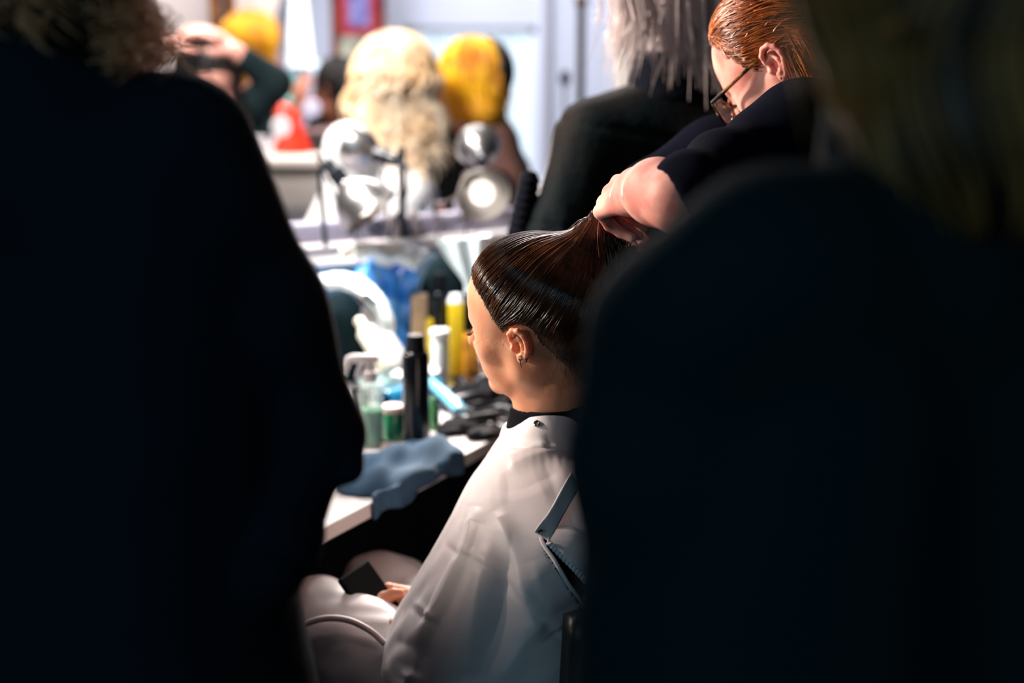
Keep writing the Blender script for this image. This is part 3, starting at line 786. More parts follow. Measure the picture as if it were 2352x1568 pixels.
for i, (px, py, qx, qy, lb, mm) in enumerate(((1128, 905, 1165, 921, 'short cream brush ferrule lying in the dark pile', mat('cream_ferrule', (.75, .60, .45), .3)),
                                      (1040, 950, 1120, 985, 'black comb lying across the pile', M_cap), (1020, 880, 1075, 893, 'slim black brush by the amber carton', M_cap))):
    a, b = T(px, py) + A(0, 0, .05 if i == 0 else .02), T(qx, qy) + A(0, 0, .045 if i == 0 else .012)
    o = MB().tube(crom([a, (a + b) / 2, b], 10), [.004, .006, .0065, .0065, .006, .0055, .005, .0045, .004, .003], 10).build('brush' if i != 1 else 'comb', mm); tag(o, lb, 'brush' if i != 1 else 'comb')
# blue cloth draping over the near edge
def bluecloth():
    c0 = T(935, 1085); n = 90
    G = np.zeros((n, n, 3))
    for i in range(n):
        for j in range(n):
            u = (j / (n - 1) - .5) * .36; v = (i / (n - 1) - .5) * .30
            # u along the table edge, v from the edge outward (negative = over the edge)
            x = u; s = v + .01
            z = .010 + .012 * (1 + sin(u * 34 + v * 22)) * .8 + .014 * math.exp(-((u - .10) ** 2 + (v + .01) ** 2) / .0022) * 2.2 + .006 * sin(v * 60 + u * 20)
            edge = -.115
            if s < edge + .10 * (u + .05):
                over = (edge + .10 * (u + .05)) - s
                s = s + over * .88; z = z * max(0, 1 - over / .03) + .004 - over * .95
            p = c0 + tu * x + tn * s
            G[i, j] = (p[0], p[1], TZ + z)
    return G
M_bluec = mat('blue_grey_cloth', (.035, .085, .15), .9, bump=.5, bscale=500, bdist=.001)
def clothsd(p):
    c = T(915, 1082); q = p - c; x = q @ tu; y = q @ tn; z = p[:, 2] - TZ
    # lumpy crumpled towel lying along the near edge, one corner hanging down
    d = np.sqrt((x / .165) ** 2 + (y / .082) ** 2)
    hgt = .030 * np.clip(1.05 - d, 0, 1) ** .5 + .006 * np.sin(x * 42 + y * 25) + .004 * np.sin(y * 95 - x * 30) + .022 * np.exp(-(((x - .115) / .05) ** 2 + ((y + .02) / .05) ** 2))
    a = (d - 1) * .085
    return smax(smax(z - hgt - .006, a, .012), -z + .0006, .004) * .7
def clothhang(p):
    c = T(905, 1090); q = p - c; x = q @ tu; z = p[:, 2] - TZ
    y = (p - q0) @ tn                      # 0 at the table's front face
    f = y + .008 + .005 * np.sin(x * 55) + .003 * np.sin(x * 110 + z * 40)
    low = -.022 + .010 * np.sin(x * 17 + .6) + .010 * np.sin(x * 40)
    d = np.abs(f) - .0045
    return smax(smax(d, np.abs(x + .01) - .15, .01), smax(z - .016, low - z, .008), .006) * .7
def clothall(p): return smin(clothsd(p), clothhang(p), .018)
cc = T(925, 1078)
o = sdfobj('towel', clothall, cc + A(-.22, -.22, -.11), cc + A(.22, .22, .08), .003, M_bluec)
tag(o, 'blue-grey towel crumpled over the near table edge', 'towel')
# blue plastic bag, gathered
bc = P(910, 700, 3.25)
M_bag = mat('blue_bag', (.008, .24, .80), .25, sss=.0, coat=.4, spec=.6, col2=(.10, .42, .92), cscale=12)
def bagsd(p):
    q = p - A(bc[0], bc[1], TZ); z = q[:, 2]
    zz = np.clip(z / .245, 0, 1.1)
    w = .022 + .046 * zz ** .9 
    x = q[:, 0] + .052 - .075 * zz * 0 - .0; x = q[:, 0] - (.012 - .03 * zz)
    y = q[:, 1]
    th = np.arctan2(y, x); r = np.sqrt(x * x + y * y)
    w2 = w * (1 + .13 * np.sin(th * 5 + zz * 4) + .10 * np.sin(th * 9 - zz * 6) + .06 * np.sin(th * 14 + zz * 9)) + .004 * np.sin(zz * 22 + th * 2)
    return smax(smax((r - w2) * .6, z - .262 - .014 * np.sin(th * 3 + 1), .018), -z + .001, .01)
o = sdfobj('plastic_bag', bagsd, (bc[0] - .14, bc[1] - .12, TZ - .01), (bc[0] + .14, bc[1] + .12, TZ + .3), .0035, M_bag)
tag(o, 'glossy blue plastic bag bunched upright behind the bottles', 'bag')
# white paper towel rolled on top of the bag
a, b = P(778, 578, 3.17), P(925, 572, 3.2)
# towel bar: pale pump bottle lying on the lower ledge
t = thing('pump_bottle', (a + b) / 2, 'white pump bottle lying on its side along the ledge', 'bottle')
ax = nrm(b - a)
MB().lathe([(0, .03), (.007, .03), (.018, .036), (.0185, .14), (.015, .15), (0, .151)], a, ax).build('body', mat('white_lid', (0, 0, 0)), t)
MB().lathe([(0, 0), (.010, .002), (.017, .014), (.010, .028), (.006, .034)], a, ax).build('pump_head', mat('cream_plastic', (.75, .65, .55), .3), t)
adopt(t)
def crump(p):
    c = P(905, 585, 3.2); q = p - c
    d = ell(q, A(0, 0, 0), (.070, .045, .022)) + .010 * snoise(q, 55, 4) + .005 * snoise(q, 120, 5)
    return d * .7
c = P(905, 585, 3.2)
o = sdfobj('tissue', crump, c - .1, c + .1, .0035, mat('white_tissue', (.80, .88, .96), .7)); tag(o, 'crumpled white tissue on top of the blue plastic bag', 'tissue')

# two black salon bags behind with white cloth over them
M_bb = fabric(mat('black_bag', (.003, .012, .015), .8), .12)
def dome(c, rx, rz, ry=.06):
    def fn(p):
        q = p - A(c[0], c[1], TZ)
        d = ell(q, A(0, 0, 0), (rx, ry, rz)); return smax(d, -q[:, 2] + .001, .01)
    return fn
def stand_bag(px, pytop, Y, rx, label):
    c = P(px, pytop, Y); rz = c[2] - TZ
    o = sdfobj('black_bag', dome(c, rx, rz), (c[0] - rx - .02, Y - .12, TZ - .01), (c[0] + rx + .02, Y + .12, TZ + rz + .02), .005, M_bb)
    return tag(o, label, 'bag')
stand_bag(782, 668, 3.22, .082, 'rounded black bag at the left with a white band over it')
stand_bag(1018, 582, 3.30, .078, 'tall rounded black bag right of the blue bag')
def band(pts, Y, w, dpt, name, label, m, thick=.010):
    """cloth band following an arc of pixel points, dpt deep front-to-back"""
    pts = crom(np.array([P(x, y, Y) for x, y in pts]), 40); 
    def fn(p):
        d = None
        for i in range(0, 39, 3):
            a, b = pts[i], pts[min(i + 3, 39)]
            e = cap(p * A(1, .35, 1), a * A(1, .35, 1), b * A(1, .35, 1), w); d = e if d is None else smin(d, e, .006)
        return (d + .002 * snoise(p, 70, 3)) * .8
    lo, hi = pts.min(0) - w * 3.2, pts.max(0) + w * 3.2
    o = sdfobj(name, fn, lo, hi, .004, m); return tag(o, label, 'towel')
M_tow = mat('white_towel', (.80, .92, .96), .85, bump=.5, bscale=300)
band([(700, 668), (735, 648), (790, 645), (845, 668), (878, 712), (892, 755)], 3.12, .016, .05, 'rolled_towel', 'white towel roll arching over the left black bag', M_tow)
# white towel hanging from the ledge right of the tall black bag
def hang():
    n, k = 40, 50; G = np.zeros((k, n, 3))
    for i in range(k):
        v = i / (k - 1)
        l = A(1006 + 60 * min(v * 1.2, 1), 552 + 120 * v); r = A(1128 - 20 * v, 540 + 150 * v)
        for j in range(n):
            u = j / (n - 1); q = l + (r - l) * u
            G[i, j] = P(q[0], q[1], 3.12 + .008 * sin(u * 14 + v * 2))
    return G
o = MB().grid(hang()).build('hand_towel', M_tow); s = o.modifiers.new('s', 'SOLIDIFY'); s.thickness = .012; s.offset = -1; o.modifiers.new('sub', 'SUBSURF').levels = 1
tag(o, 'bright white hand towel hanging beside the seated woman forehead', 'towel')
o = P(1048, 693, T(1048, 880)[1])
lathe_thing('powder_puff', 'small round white puff resting on the yellow carton', 'puff', A(o[0], o[1], o[2]), [(0, -.02), (.014, -.017), (.021, 0), (.014, .017), (0, .02)], mat('puff_white', (.9, .96, 1), .8))
# small gold-topped bottles by the arm of the left figure
for px, py, h, lb in ((772, 815, .085, 'gold topped bottle half hidden by the dark sleeve'),):
    prof_thing('lotion_bottle', lb, 'bottle', px, py, [('body', [(0, 0), (.016, 0), (.018, .004), (.017, h * .7), (.009, h * .8)], mat('amber_glass', (.45, .26, .02), .15, coat=.6)), ('cap', [(.011, h * .8), (.011, h), (0, h)], mat('brass', (.8, .55, .2), .25, 1.))])
lathe_thing('tumbler', 'small dark tumbler beside the spray bottle', 'tumbler', T(826, 955), [(0, 0), (.018, 0), (.021, .055), (.019, .055), (.017, .004), (0, .003)], M_can)
# ================================================================ SEATED WOMAN
M_skin = mat('skin', (.82, .41, .25), .42, sss=.45, sssr=(1, .28, .12), sscale=.014, bump=.25, bscale=420, bdist=.0006, col2=(.74, .33, .19), cscale=26)
M_skinp = mat('skin_pale', (.80, .40, .32), .45, sss=.3, sssr=(1, .35, .2), sscale=.012, bump=.2, bscale=380, bdist=.0006, col2=(.66, .30, .24), cscale=20)
M_hairb = mat('hair_brown', (.030, .011, .005), .2, spec=.8, col2=(.095, .036, .013), cscale=30)
M_hairb2 = mat('hair_brown_base', (.016, .007, .004), .5)
M_black = fabric(mat('black_jersey', (.004, .005, .008), .9))
M_shine = mat('chrome', (0, 0, 0))
YAW = radians(25)
HF = A(-cos(YAW), sin(YAW), -.09)
roll = radians(14)
Rh = basis(HF)
f_, l_, u_ = Rh
l2 = nrm(l_ * cos(roll) - u_ * sin(roll)); u2 = np.cross(f_, l2); Rh = np.array([f_, l2, u2])
HS = .97
earw = P(1184, 797, 1.93)
HO = earw - Rh[1] * .082 * HS
def hw(f, l, u): return HO + (Rh.T @ A(f, l, u)) * HS
body_f = nrm(A(-.84, .54, 0)); body_l = np.cross(A(0, 0, 1), body_f)
neckb = P(1262, 985, 2.02)
shC = neckb + A(0, 0, -.045)
shL = P(1150, 1200, 1.93); shR = shC + (shC - shL) * A(1, 1, 0) + A(0, 0, -.05)
elL = P(1150, 1530, 1.89); elR = shR + A(-.06, .03, -.26)
wrL = P(918, 1462, 2.02); wrR = P(985, 1385, 2.16)
pel = A(shC[0] + .04, shC[1] - .05, .56)
hipT = P(1060, 1665, 1.97)
print('HERO', HO, neckb, shL, shR, elL, wrL, pel)
knL = P(726, 1425, 2.12); knR = P(895, 1375, 2.36)
hipL = pel + body_l * .09; hipR = pel - body_l * .09
phC = (P(868, 1400, 2.10))
def hero_head(p):
    d = head_sd(p, HO, Rh, sc=HS)
    nk0 = hw(-.030, 0, -.03)
    d = smin(d, chain(p, [nk0, nk0 * .5 + neckb * .5 + A(0, 0, 0), neckb + A(.0, 0, -.03)], [.054, .052, .060], .02), .018)
    # sternomastoid and trapezius
    d = smin(d, cap(p, hw(-.02, .058, -.03), neckb + body_f * .045 + body_l * .012 + A(0, 0, -.01), .012, .011), .018)
    d = smin(d, cap(p, neckb + A(0, 0, -.03) - body_f * .01 + body_l * .02, shC + (shL - shC) * .7, .045, .035), .04)
    d = smin(d, cap(p, neckb + A(0, 0, -.03) - body_f * .01 - body_l * .02, shC + (shR - shC) * .7, .045, .035), .04)
    return d
def hero_body(p):
    d = chain(p, [shL + A(0, 0, -.02), elL, wrL], [.038, .036, .026], .02)
    d = np.minimum(d, chain(p, [shR, elR, wrR], [.046, .038, .026], .02))
    b = smin(cap(p, shC + body_l * .06 + A(0, 0, -.07), hipL, .075, .09), cap(p, shC - body_l * .06 + A(0, 0, -.07), hipR, .075, .09), .05)
    b = smin(b, cap(p, shL + A(0, 0, -.02), shR + A(0, 0, -.02), .035), .04)
    d = smin(d, b, .03)
    d = smin(d, chain(p, [hipT, knL, knL * A(1, 1, 0) + A(.02, -.02, .09)], [.075, .045, .04], .02), .03)
    d = smin(d, chain(p, [hipT - body_l * .2, knR, knR * A(1, 1, 0) + A(.02, -.02, .09)], [.075, .045, .04], .02), .03)
    return d
hdL = nrm(P(858, 1418, 2.10) - wrL); 
def hero_handL(p):
    h = hand_sd(p, wrL, nrm(P(850, 1408, 2.12) - wrL), A(-.45, -.75, -.35), side=-1, curls=[(.7, .9, .5), (.8, .9, .6), (.9, 1., .6), (1., 1., .6)], thumb=.55, sc=.92)
    return smin(h, cap(p, wrL, wrL + (elL - wrL) * .5, .025, .032), .012)
def hero_handR(p):
    h = hand_sd(p, wrR, nrm(P(900, 1372, 2.16) - wrR), A(-.1, .75, .6), side=1, curls=[(.25, .5, .3), (.5, .8, .4), (.7, .9, .5), (.8, .9, .5)], thumb=.5, sc=.92)
    return smin(h, cap(p, wrR, wrR + (elR - wrR) * .4, .025, .032), .012)
HERO = thing('person', pel * A(1, 1, 0), 'seated woman in a white salon cape, brown hair pulled into a tail', 'person')
join_parts('body', [
    (hero_head, HO - .20 + A(0, 0, -.14), HO + A(.26, .22, .18), .0019),
    (hero_body, *bounds(shL, shR, elL, elR, wrL, wrR, pel, knL, knR, knL * A(1, 1, 0), knR * A(1, 1, 0) + A(0, 0, .06), m=.13), .009),
    (hero_handL, wrL - .17, wrL + .17, .0028), (hero_handR, wrR - .17, wrR + .17, .0028)], M_skin, HERO)
# ---- hair, pulled back to the hand
GP = P(1362, 512, 1.985)          # where the hand grips
def skull(q):
    d = ell(q, A(-.006, 0, .046), (.098, .077, .085))
    d = smin(d, ell(q, A(.030, 0, .028), (.062, .066, .070)), .03)
    return d
nape = hw(-.088, 0, -.035)
def hairline(q):
    f, l, u = q[:, 0], np.abs(q[:, 1]), q[:, 2]
    a = .80 * f - .60 * u - .005                 # front plane: hair where < 0
    a = a + .012 * np.exp(-((l - .062) / .018) ** 2 - ((u - .055) / .03) ** 2) * 1.0      # temple recess
    # around the ear
    e = .027 - np.sqrt((f + .006) ** 2 + (u - .002) ** 2 * .75)
    e = e - np.clip((.062 - np.abs(q[:, 1])) * 3, 0, 1)
    n = np.maximum(-.085 - u, f - .588 * u + .035 - 3 * np.maximum(u, 0))     # nape, rising to the ear
    return np.maximum(np.maximum(a, e), n)
def hairsd(p):
    q = ((p - HO) @ Rh.T) / HS
    hl = hairline(q)
    s = smin(skull(q) * HS, cap(p, hw(-.035, 0, 0), hw(-.045, 0, -.09), .060, .055), .02) - .0008 - .0055 * np.clip(-hl / .035, 0, 1) ** .6
    s = smax(s, hl * .9, .003)
    c1 = cap(p, hw(-.050, 0, .070), GP, .044, .005)
    c2 = cap(p, hw(-.070, 0, .02), GP, .045, .005)
    s = smin(s, c1, .03); s = smin(s, c2, .03)
    return s
lo, hi = HO - .16, np.maximum(HO + .16, GP + .05)
HAIR = sdfobj('hair', hairsd, lo, hi, .0025, M_hairb2, HERO)
V, _ = nets(hairsd, lo, hi, .005)
V = V[hero_head(V) > -.0045]
q = ((V - HO) @ Rh.T) / HS
edge = hairline(q)
w = np.exp(-((edge + .006) / .009) ** 2) * 3 + .35
w = w * (np.linalg.norm(V - GP, axis=1) > .05)
pick = rng.choice(len(V), 5200, p=w / w.sum())
sd = V[pick] + rng.normal(size=(5200, 3)) * .0016
dist = np.linalg.norm(GP - sd, axis=1)
N = 30
wob = rng.normal(size=(5200, 3)) * .05
def dirf(p, t): 
    v = GP - p; v = v / (np.linalg.norm(v, axis=1)[:, None] + 1e-6)
    return v + wob * (1 - t)
off = rng.uniform(.0001, .0011, 5200) + .0016 * (rng.random(5200) < .15)
L = flow(sd, hairsd, dirf, N, dist * 1.08 / N, off=off, hug=.6)
strands('hair_strands', L, rng.uniform(.00035, .0007, 5200), M_hairb, HAIR)
# loose tail beyond the hand, falling behind the dark shoulder
T0 = GP; tl = []; tdir = nrm(GP - hw(-.055, 0, .055))
for k in range(900):
    o = rng.normal(size=3) * .006
    end = P(1400 + rng.normal() * 14, 760 + rng.normal() * 30, 1.99 + rng.normal() * .015)
    mid = P(1392 + rng.normal() * 8, 590, 1.99)
    tl.append(crom([T0 - tdir * .085 + o * 3.2, T0 - tdir * .04 + o * 1.7, T0 + o * .8, P(1382, 535, 1.99) + o, mid + o * 2, end], 24))
strands('tail_strands', np.array(tl), .0009, M_hairb, HAIR)
# baby hairs at temple, nape and crown fuzz
fz = []
for k in range(180):
    if k < 32:
        q0_ = A(.030 + rng.normal() * .013, .066, .012 + rng.normal() * .012); dv = A(.5, 0, -.8)
    else:
        q0_ = A(-.060 + rng.normal() * .02, .045 + rng.normal() * .015, -.055 + rng.normal() * .012); dv = A(-.2, .1, -1)
    p0 = hw(*q0_)[None]
    g = grad(hero_head, p0)[0]; d0 = hero_head(p0)[0]; p0 = p0[0] - g * d0
    v = Rh.T @ nrm(dv + rng.normal(size=3) * .3); ln = rng.uniform(.008, .022)
    fz.append(crom([p0, p0 + (v + g * .2) * ln * .5, p0 + (v + g * .1 + rng.normal(size=3) * .15) * ln], 8))
for k in range(110):
    i = rng.integers(0, 5200); j = rng.integers(2, 22); p0 = L[i, j]; v = nrm(L[i, j + 3] - p0)
    g = grad(hairsd, p0[None])[0]; ln = rng.uniform(.012, .04)
    fz.append(crom([p0, p0 + (v + g * .12) * ln * .5, p0 + (v + g * .22 + rng.normal(size=3) * .12) * ln], 8))
# thin hairs feathering over the hairline
m = (np.abs(edge) < .004) & (np.linalg.norm(V - GP, axis=1) > .08)
es = V[m][rng.choice(m.sum(), 800)]
es = es + rng.normal(size=es.shape) * .0006
LE = flow(es, lambda p: np.minimum(hairsd(p), head_sd(p, HO, Rh, ears=(), sc=HS)), lambda p, t: GP - p, 12, .0028, off=rng.uniform(.0002, .0008, 800), hug=.8)
strands('hairline_strands', LE, .00018, mat('hair_fine', (.20, .09, .045), .4), HAIR)
strands('loose_hair', np.array(fz), .00015, mat('hair_fine', (.20, .09, .045), .4), HAIR)
# ---- earrings
def ring(c, ax, R, r, name, m, parent):
    ax = nrm(ax); a = nrm(np.cross(ax, A(.2, .1, 1))); b = np.cross(ax, a)
    pts = [c + R * (cos(t) * a + sin(t) * b) for t in np.linspace(.3, 2 * pi - .1, 30)]
    return MB().tube(pts, r, 10).build(name, m, parent)
M_gun = mat('gunmetal', (.25, .25, .28), .16, 1.)
ring(hw(-.005, .0865, -.0237), Rh[0] * .9 + Rh[1] * .5, .0058, .0008, 'hoop_earring', M_gun, HERO)
ring(hw(-.014, .0857, -.0176), Rh[0] * .8 + Rh[1] * .6, .0050, .0011, 'hoop_earring', M_gun, HERO)
MB().lathe([(0, -.002), (.0017, -.0012), (.0021, 0), (.0017, .0012), (0, .002)], hw(-.0065, .0883, -.0168), Rh[1], 14).build('stud_earring', M_gun, HERO)
MB().lathe([(0, -.002), (.0013, -.0012), (.0016, 0), (.0013, .0012), (0, .002)], hw(-.0082, .0892, -.0138), Rh[1], 14).build('stud_earring', M_shine, HERO)
# eyelashes
la = []
for k in range(26):
    a = (k / 25 - .5) * 1.6; s = hw(.0895 + .002 * cos(a * 2), .031 + .012 * sin(a), .000); 
    la.append(crom([s, s + Rh.T @ A(.004, .001 * sin(a), -.001), s + Rh.T @ A(.008, .003 * sin(a), .001)], 6))
strands('eyelashes', np.array(la), .00018, M_hairb2, HERO)
# ---- black crew-neck top
def topsd(p):
    d = hero_head(p) - .004
    c = neckb + A(0, 0, .044)
    n = nrm(A(-.10, .0, 1.)); 
    d = smax(d, (p - c) @ n - .0 , .004)
    b = hero_body(p) - .005
    d = smin(d, b, .02)
    return smax(d, .50 - p[:, 2], .01)
sdfobj('black_top', topsd, *bounds(shL, shR, elL, elR, neckb, pel, m=.16), .006, M_black, HERO)
# ---- phone between the hands
ph = MB().box((0, 0, 0), (.075, .150, .009), bev=.004).build('phone', fabric(mat('phone_black', (.003, .004, .005), .5), .1))
ph.location = tuple(P(872, 1398, 2.10)); ph.rotation_euler = (radians(52), radians(-8), radians(58))
tag(ph, 'black phone held in the seated woman hands', 'phone')

# ---- white salon cape: rings round the body from the neck down
M_cape = mat('cape_nylon', (.86, .79, .80), .42, sss=.12, sssr=(1, .6, .5), bump=.25, bscale=700, bdist=.0004, col2=(.80, .71, .72), cscale=7, spec=.35)
rows = [  # py, left px, right px, centre Y, half depth
 (975, 1186, 1345, 2.02, .068), (986, 1160, 1352, 2.02, .080), (1010, 1148, 1366, 2.02, .094), (1050, 1122, 1405, 2.01, .135), (1095, 1094, 1440, 2.00, .180),
 (1128, 1073, 1450, 1.99, .205), (1180, 1046, 1440, 1.98, .225), (1260, 1009, 1400, 1.98, .24), (1350, 958, 1400, 1.98, .25), (1440, 902, 1400, 1.98, .26),
 (1480, 884, 1390, 1.98, .26), (1560, 878, 1340, 1.98, .26), (1680, 868, 1300, 1.98, .26), (1790, 862, 1290, 1.98, .26)]
rw = np.array(rows, float)
ctl = []
for py, l, r, Y, D in rows:
    c = P((l + r) / 2, py, Y); ctl.append([c[0], c[2], abs(P(r, py, Y)[0] - P(l, py, Y)[0]) / 2, Y, D])
ctl = crom(ctl, 260)
# fold ridges: pixel polylines, width (px), height (m)
folds = [([(1160, 1062), (1210, 1040), (1262, 1018)], 14, .008), ([(1130, 1110), (1200, 1062), (1300, 1030)], 9, .004), ([(1130, 1045), (1150, 1005), (1200, 1000)], 10, -.006),
 ([(1098, 1165), (1085, 1230), (1040, 1330), (985, 1440), (950, 1568)], 20, .020), ([(1075, 1150), (1052, 1240), (1000, 1350), (960, 1440)], 14, -.011),
 ([(1110, 1210), (1075, 1290), (1030, 1390), (990, 1470), (960, 1560)], 13, -.015), ([(1135, 1180), (1160, 1215), (1185, 1290), (1215, 1400), (1240, 1470)], 16, .012),
 ([(1180, 1230), (1160, 1330), (1140, 1420), (1105, 1520), (1085, 1600)], 26, -.022), ([(1130, 1250), (1100, 1370), (1080, 1480), (1060, 1568)], 22, .010),
 ([(1060, 1270), (1130, 1310), (1160, 1335), (1210, 1390), (1320, 1500)], 7, -.006), ([(1068, 1262), (1137, 1300), (1166, 1325), (1216, 1380), (1326, 1490)], 7, .005),
 ([(1225, 1290), (1262, 1400), (1290, 1440)], 24, .010), ([(1260, 1400), (1200, 1480), (1140, 1568)], 16, .009), ([(1230, 1420), (1290, 1400), (1320, 1420)], 14, -.006),
 ([(940, 1375), (985, 1410), (1010, 1425)], 6, .005), ([(935, 1383), (980, 1419), (1005, 1434)], 6, -.004), ([(1010, 1240), (1035, 1262), (1060, 1280)], 6, -.005),
 ([(900, 1470), (950, 1485), (985, 1490)], 12, -.005), ([(960, 1540), (930, 1600), (900, 1700)], 18, .012), ([(1150, 1130), (1210, 1120), (1290, 1080)], 22, -.006), ([(1105, 1150), (1190, 1150), (1270, 1120)], 30, .006)]
nphi = 300
ph_ = np.linspace(0, 2 * pi, nphi, endpoint=False)
G = np.zeros((len(ctl), nphi, 3))
for i, (cx, cz, hw_, Y, D) in enumerate(ctl):
    ca = np.cos(ph_); sa = np.sin(ph_)
    G[i, :, 0] = cx + hw_ * np.sign(ca) * np.abs(ca) ** .92
    G[i, :, 1] = Y - D * np.sign(sa) * np.abs(sa) ** .85 + .02 * ca * 0
    G[i, :, 2] = cz
lift = np.exp(-np.arange(len(ctl)) / 38.)[:, None] * .030 * np.clip(np.sin(ph_), 0, 1)[None] ** 1.3
G[:, :, 2] += lift
nr = np.cross(np.gradient(G, axis=1), np.gradient(G, axis=0)); nr /= np.linalg.norm(nr, axis=2)[..., None] + 1e-9
cc = G.mean(1, keepdims=True); sgn = np.sign(((G - cc) * nr).sum(-1).mean()); nr *= sgn
px_, py_ = proj(G); front = np.clip(np.sin(ph_) * 3, 0, 1)[None]
disp = np.zeros(px_.shape)
for pl, wd, ht in folds:
    pl = crom(pl, 24); best = np.full(px_.shape, 1e9)
    tt = np.zeros(px_.shape)
    for k in range(23):
        a, b = pl[k], pl[k + 1]; ab = b - a; t = np.clip(((px_ - a[0]) * ab[0] + (py_ - a[1]) * ab[1]) / (ab @ ab), 0, 1)
        d2 = (px_ - a[0] - t * ab[0]) ** 2 + (py_ - a[1] - t * ab[1]) ** 2
        m = d2 < best; best = np.where(m, d2, best); tt = np.where(m, (k + t) / 23, tt)
    wd = wd * 1.2; ht = ht * .68
    fade = np.clip(tt / .15, 0, 1) * np.clip((1 - tt) / .15, 0, 1) * .8 + .2
    disp += ht * (.65 * np.exp(-best / (2 * wd * wd)) + .35 * np.exp(-np.sqrt(best) / (wd * .7))) * fade
disp = disp * front
flat = G.reshape(-1, 3)
disp += (.0025 * snoise(flat, 22, 5) + .0012 * snoise(flat, 60, 6)).reshape(disp.shape) * np.clip((py_ - 990) / 60, 0, 1)
# gathered puckers under the neck band
disp += .00008 * np.sin(px_ * .33) * np.exp(-((np.arange(len(ctl))[:, None] - 47) / 6.) ** 2) * front
G = G + nr * disp[..., None]
def inpoly(x, y, poly):
    c = np.zeros(x.shape, bool); n = len(poly)
    for i in range(n):
        x0, y0 = poly[i]; x1, y1 = poly[i - 1]
        c ^= ((y0 > y) != (y1 > y)) & (x < (x1 - x0) * (y - y0) / (y1 - y0 + 1e-9) + x0)
    return c
fx, fy = proj(G)
fr = np.broadcast_to(np.sin(ph_)[None] > -.05, fx.shape)
kill = fr & (inpoly(fx, fy, [(1236, 1228), (1262, 1248), (1300, 1287), (1352, 1335), (1350, 1388), (1335, 1388), (1300, 1338), (1262, 1274)])
    | inpoly(fx, fy, [(1352, 1335), (1352, 1385), (1335, 1395), (1322, 1420), (1322, 1470), (1334, 1500), (1312, 1535), (1268, 1600), (1180, 1800), (1600, 1800), (1600, 1335)]))
kill |= (~fr) & (fy > 1200) & (fx > 1180)
mb = MB().grid(G, False, True)
Qc = mb.Q[0]; mb.Q = [Qc[~kill.reshape(-1)[Qc].any(1)]]
CAPE = mb.build('salon_cape', M_cape, HERO)
s = CAPE.modifiers.new('s', 'SOLIDIFY'); s.thickness = .0012; s.offset = -1
def surfpt(x, y, o=.0):
    m = (px_ - x) ** 2 + (py_ - y) ** 2 + (np.sin(ph_)[None] < 0) * 1e6
    i, j = np.unravel_index(np.argmin(m), m.shape); return G[i, j] + nr[i, j] * o
gp = crom([surfpt(x, y, .001) for x, y in ((1240, 1232), (1252, 1256), (1268, 1284), (1284, 1312), (1302, 1340), (1320, 1366), (1338, 1390))], 60)
gp = np.array([gp[max(0, i - 4):i + 5].mean(0) for i in range(60)])
MB().tube(gp, .0030, 8).build('hem', mat('cape_band', (.84, .80, .82), .5, bump=.3, bscale=500, bdist=.0004), CAPE)
# neck band with a snap stud
ring0 = G[0]; G2 = G[14]
kb = [G[0] + nr[0] * .0008, G[0] + nr[0] * .003 + A(0, 0, .0015)] + [G[k] + nr[k] * .0028 for k in range(4, 40, 4)] + [G[39] + nr[39] * .0022, G[41] + nr[41] * .0004]
M_band = mat('cape_band', (.84, .80, .82), .5, bump=.3, bscale=500, bdist=.0004)
MB().grid(np.array(kb), False, True).build('neck_band', M_band, CAPE)
i, j = np.unravel_index(np.argmin((px_ - 1235) ** 2 + (py_ - 974) ** 2 + (np.sin(ph_)[None] < 0) * 1e6), px_.shape)
sp = G[i, j] + nr[i, j] * .003
MB().lathe([(.0018, .0006), (.0022, .0022), (.0036, .0026), (.0048, .0020), (.0050, 0)], sp, nr[i, j], 24).build('snap_button', M_gun, CAPE)
MB().lathe([(0, .0014), (.0016, .0012), (.0018, 0)], sp, nr[i, j], 16).build('snap_pin', M_shine, CAPE)
# loose tab of the neck band and back edge with gathered seam
def sheet(polyA, polyB, Ya, Yb, n, k, name, m, parent, thick=.0015, amp=.0, freq=20, bulge=0.):
    a = crom([P(x, y, Ya) for x, y in polyA], n); b = crom([P(x, y, Yb) for x, y in polyB], n); G = np.zeros((k, n, 3))
    for r in range(k):
        v = r / (k - 1); G[r] = a + (b - a) * v
        G[r, :, 1] += amp * np.sin(np.linspace(0, freq, n) + 2 * v) - bulge * sin(pi * v)
    o = MB().grid(G).build(name, m, parent); s = o.modifiers.new('s', 'SOLIDIFY'); s.thickness = thick; return o
Yt = 1.765
sheet([(1228, 1222), (1268, 1165), (1312, 1085)], [(1262, 1242), (1288, 1196), (1330, 1120)], Yt, Yt + .01, 30, 8, 'band_tab', M_band, CAPE, .002, .0015, 9)
sheet([(1262, 1240), (1290, 1268), (1322, 1300), (1350, 1330)], [(1254, 1248), (1284, 1280), (1316, 1312), (1342, 1342)], Yt + .005, Yt + .005, 90, 6, 'seam', M_band, CAPE, .003, .0016, 80)
sheet([(1262, 1240), (1300, 1262), (1345, 1290), (1420, 1330)], [(1300, 1120), (1360, 1130), (1420, 1150), (1470, 1180)], Yt + .02, Yt + .06, 40, 20, 'back_panel', M_cape, CAPE, .0015, .004, 7)
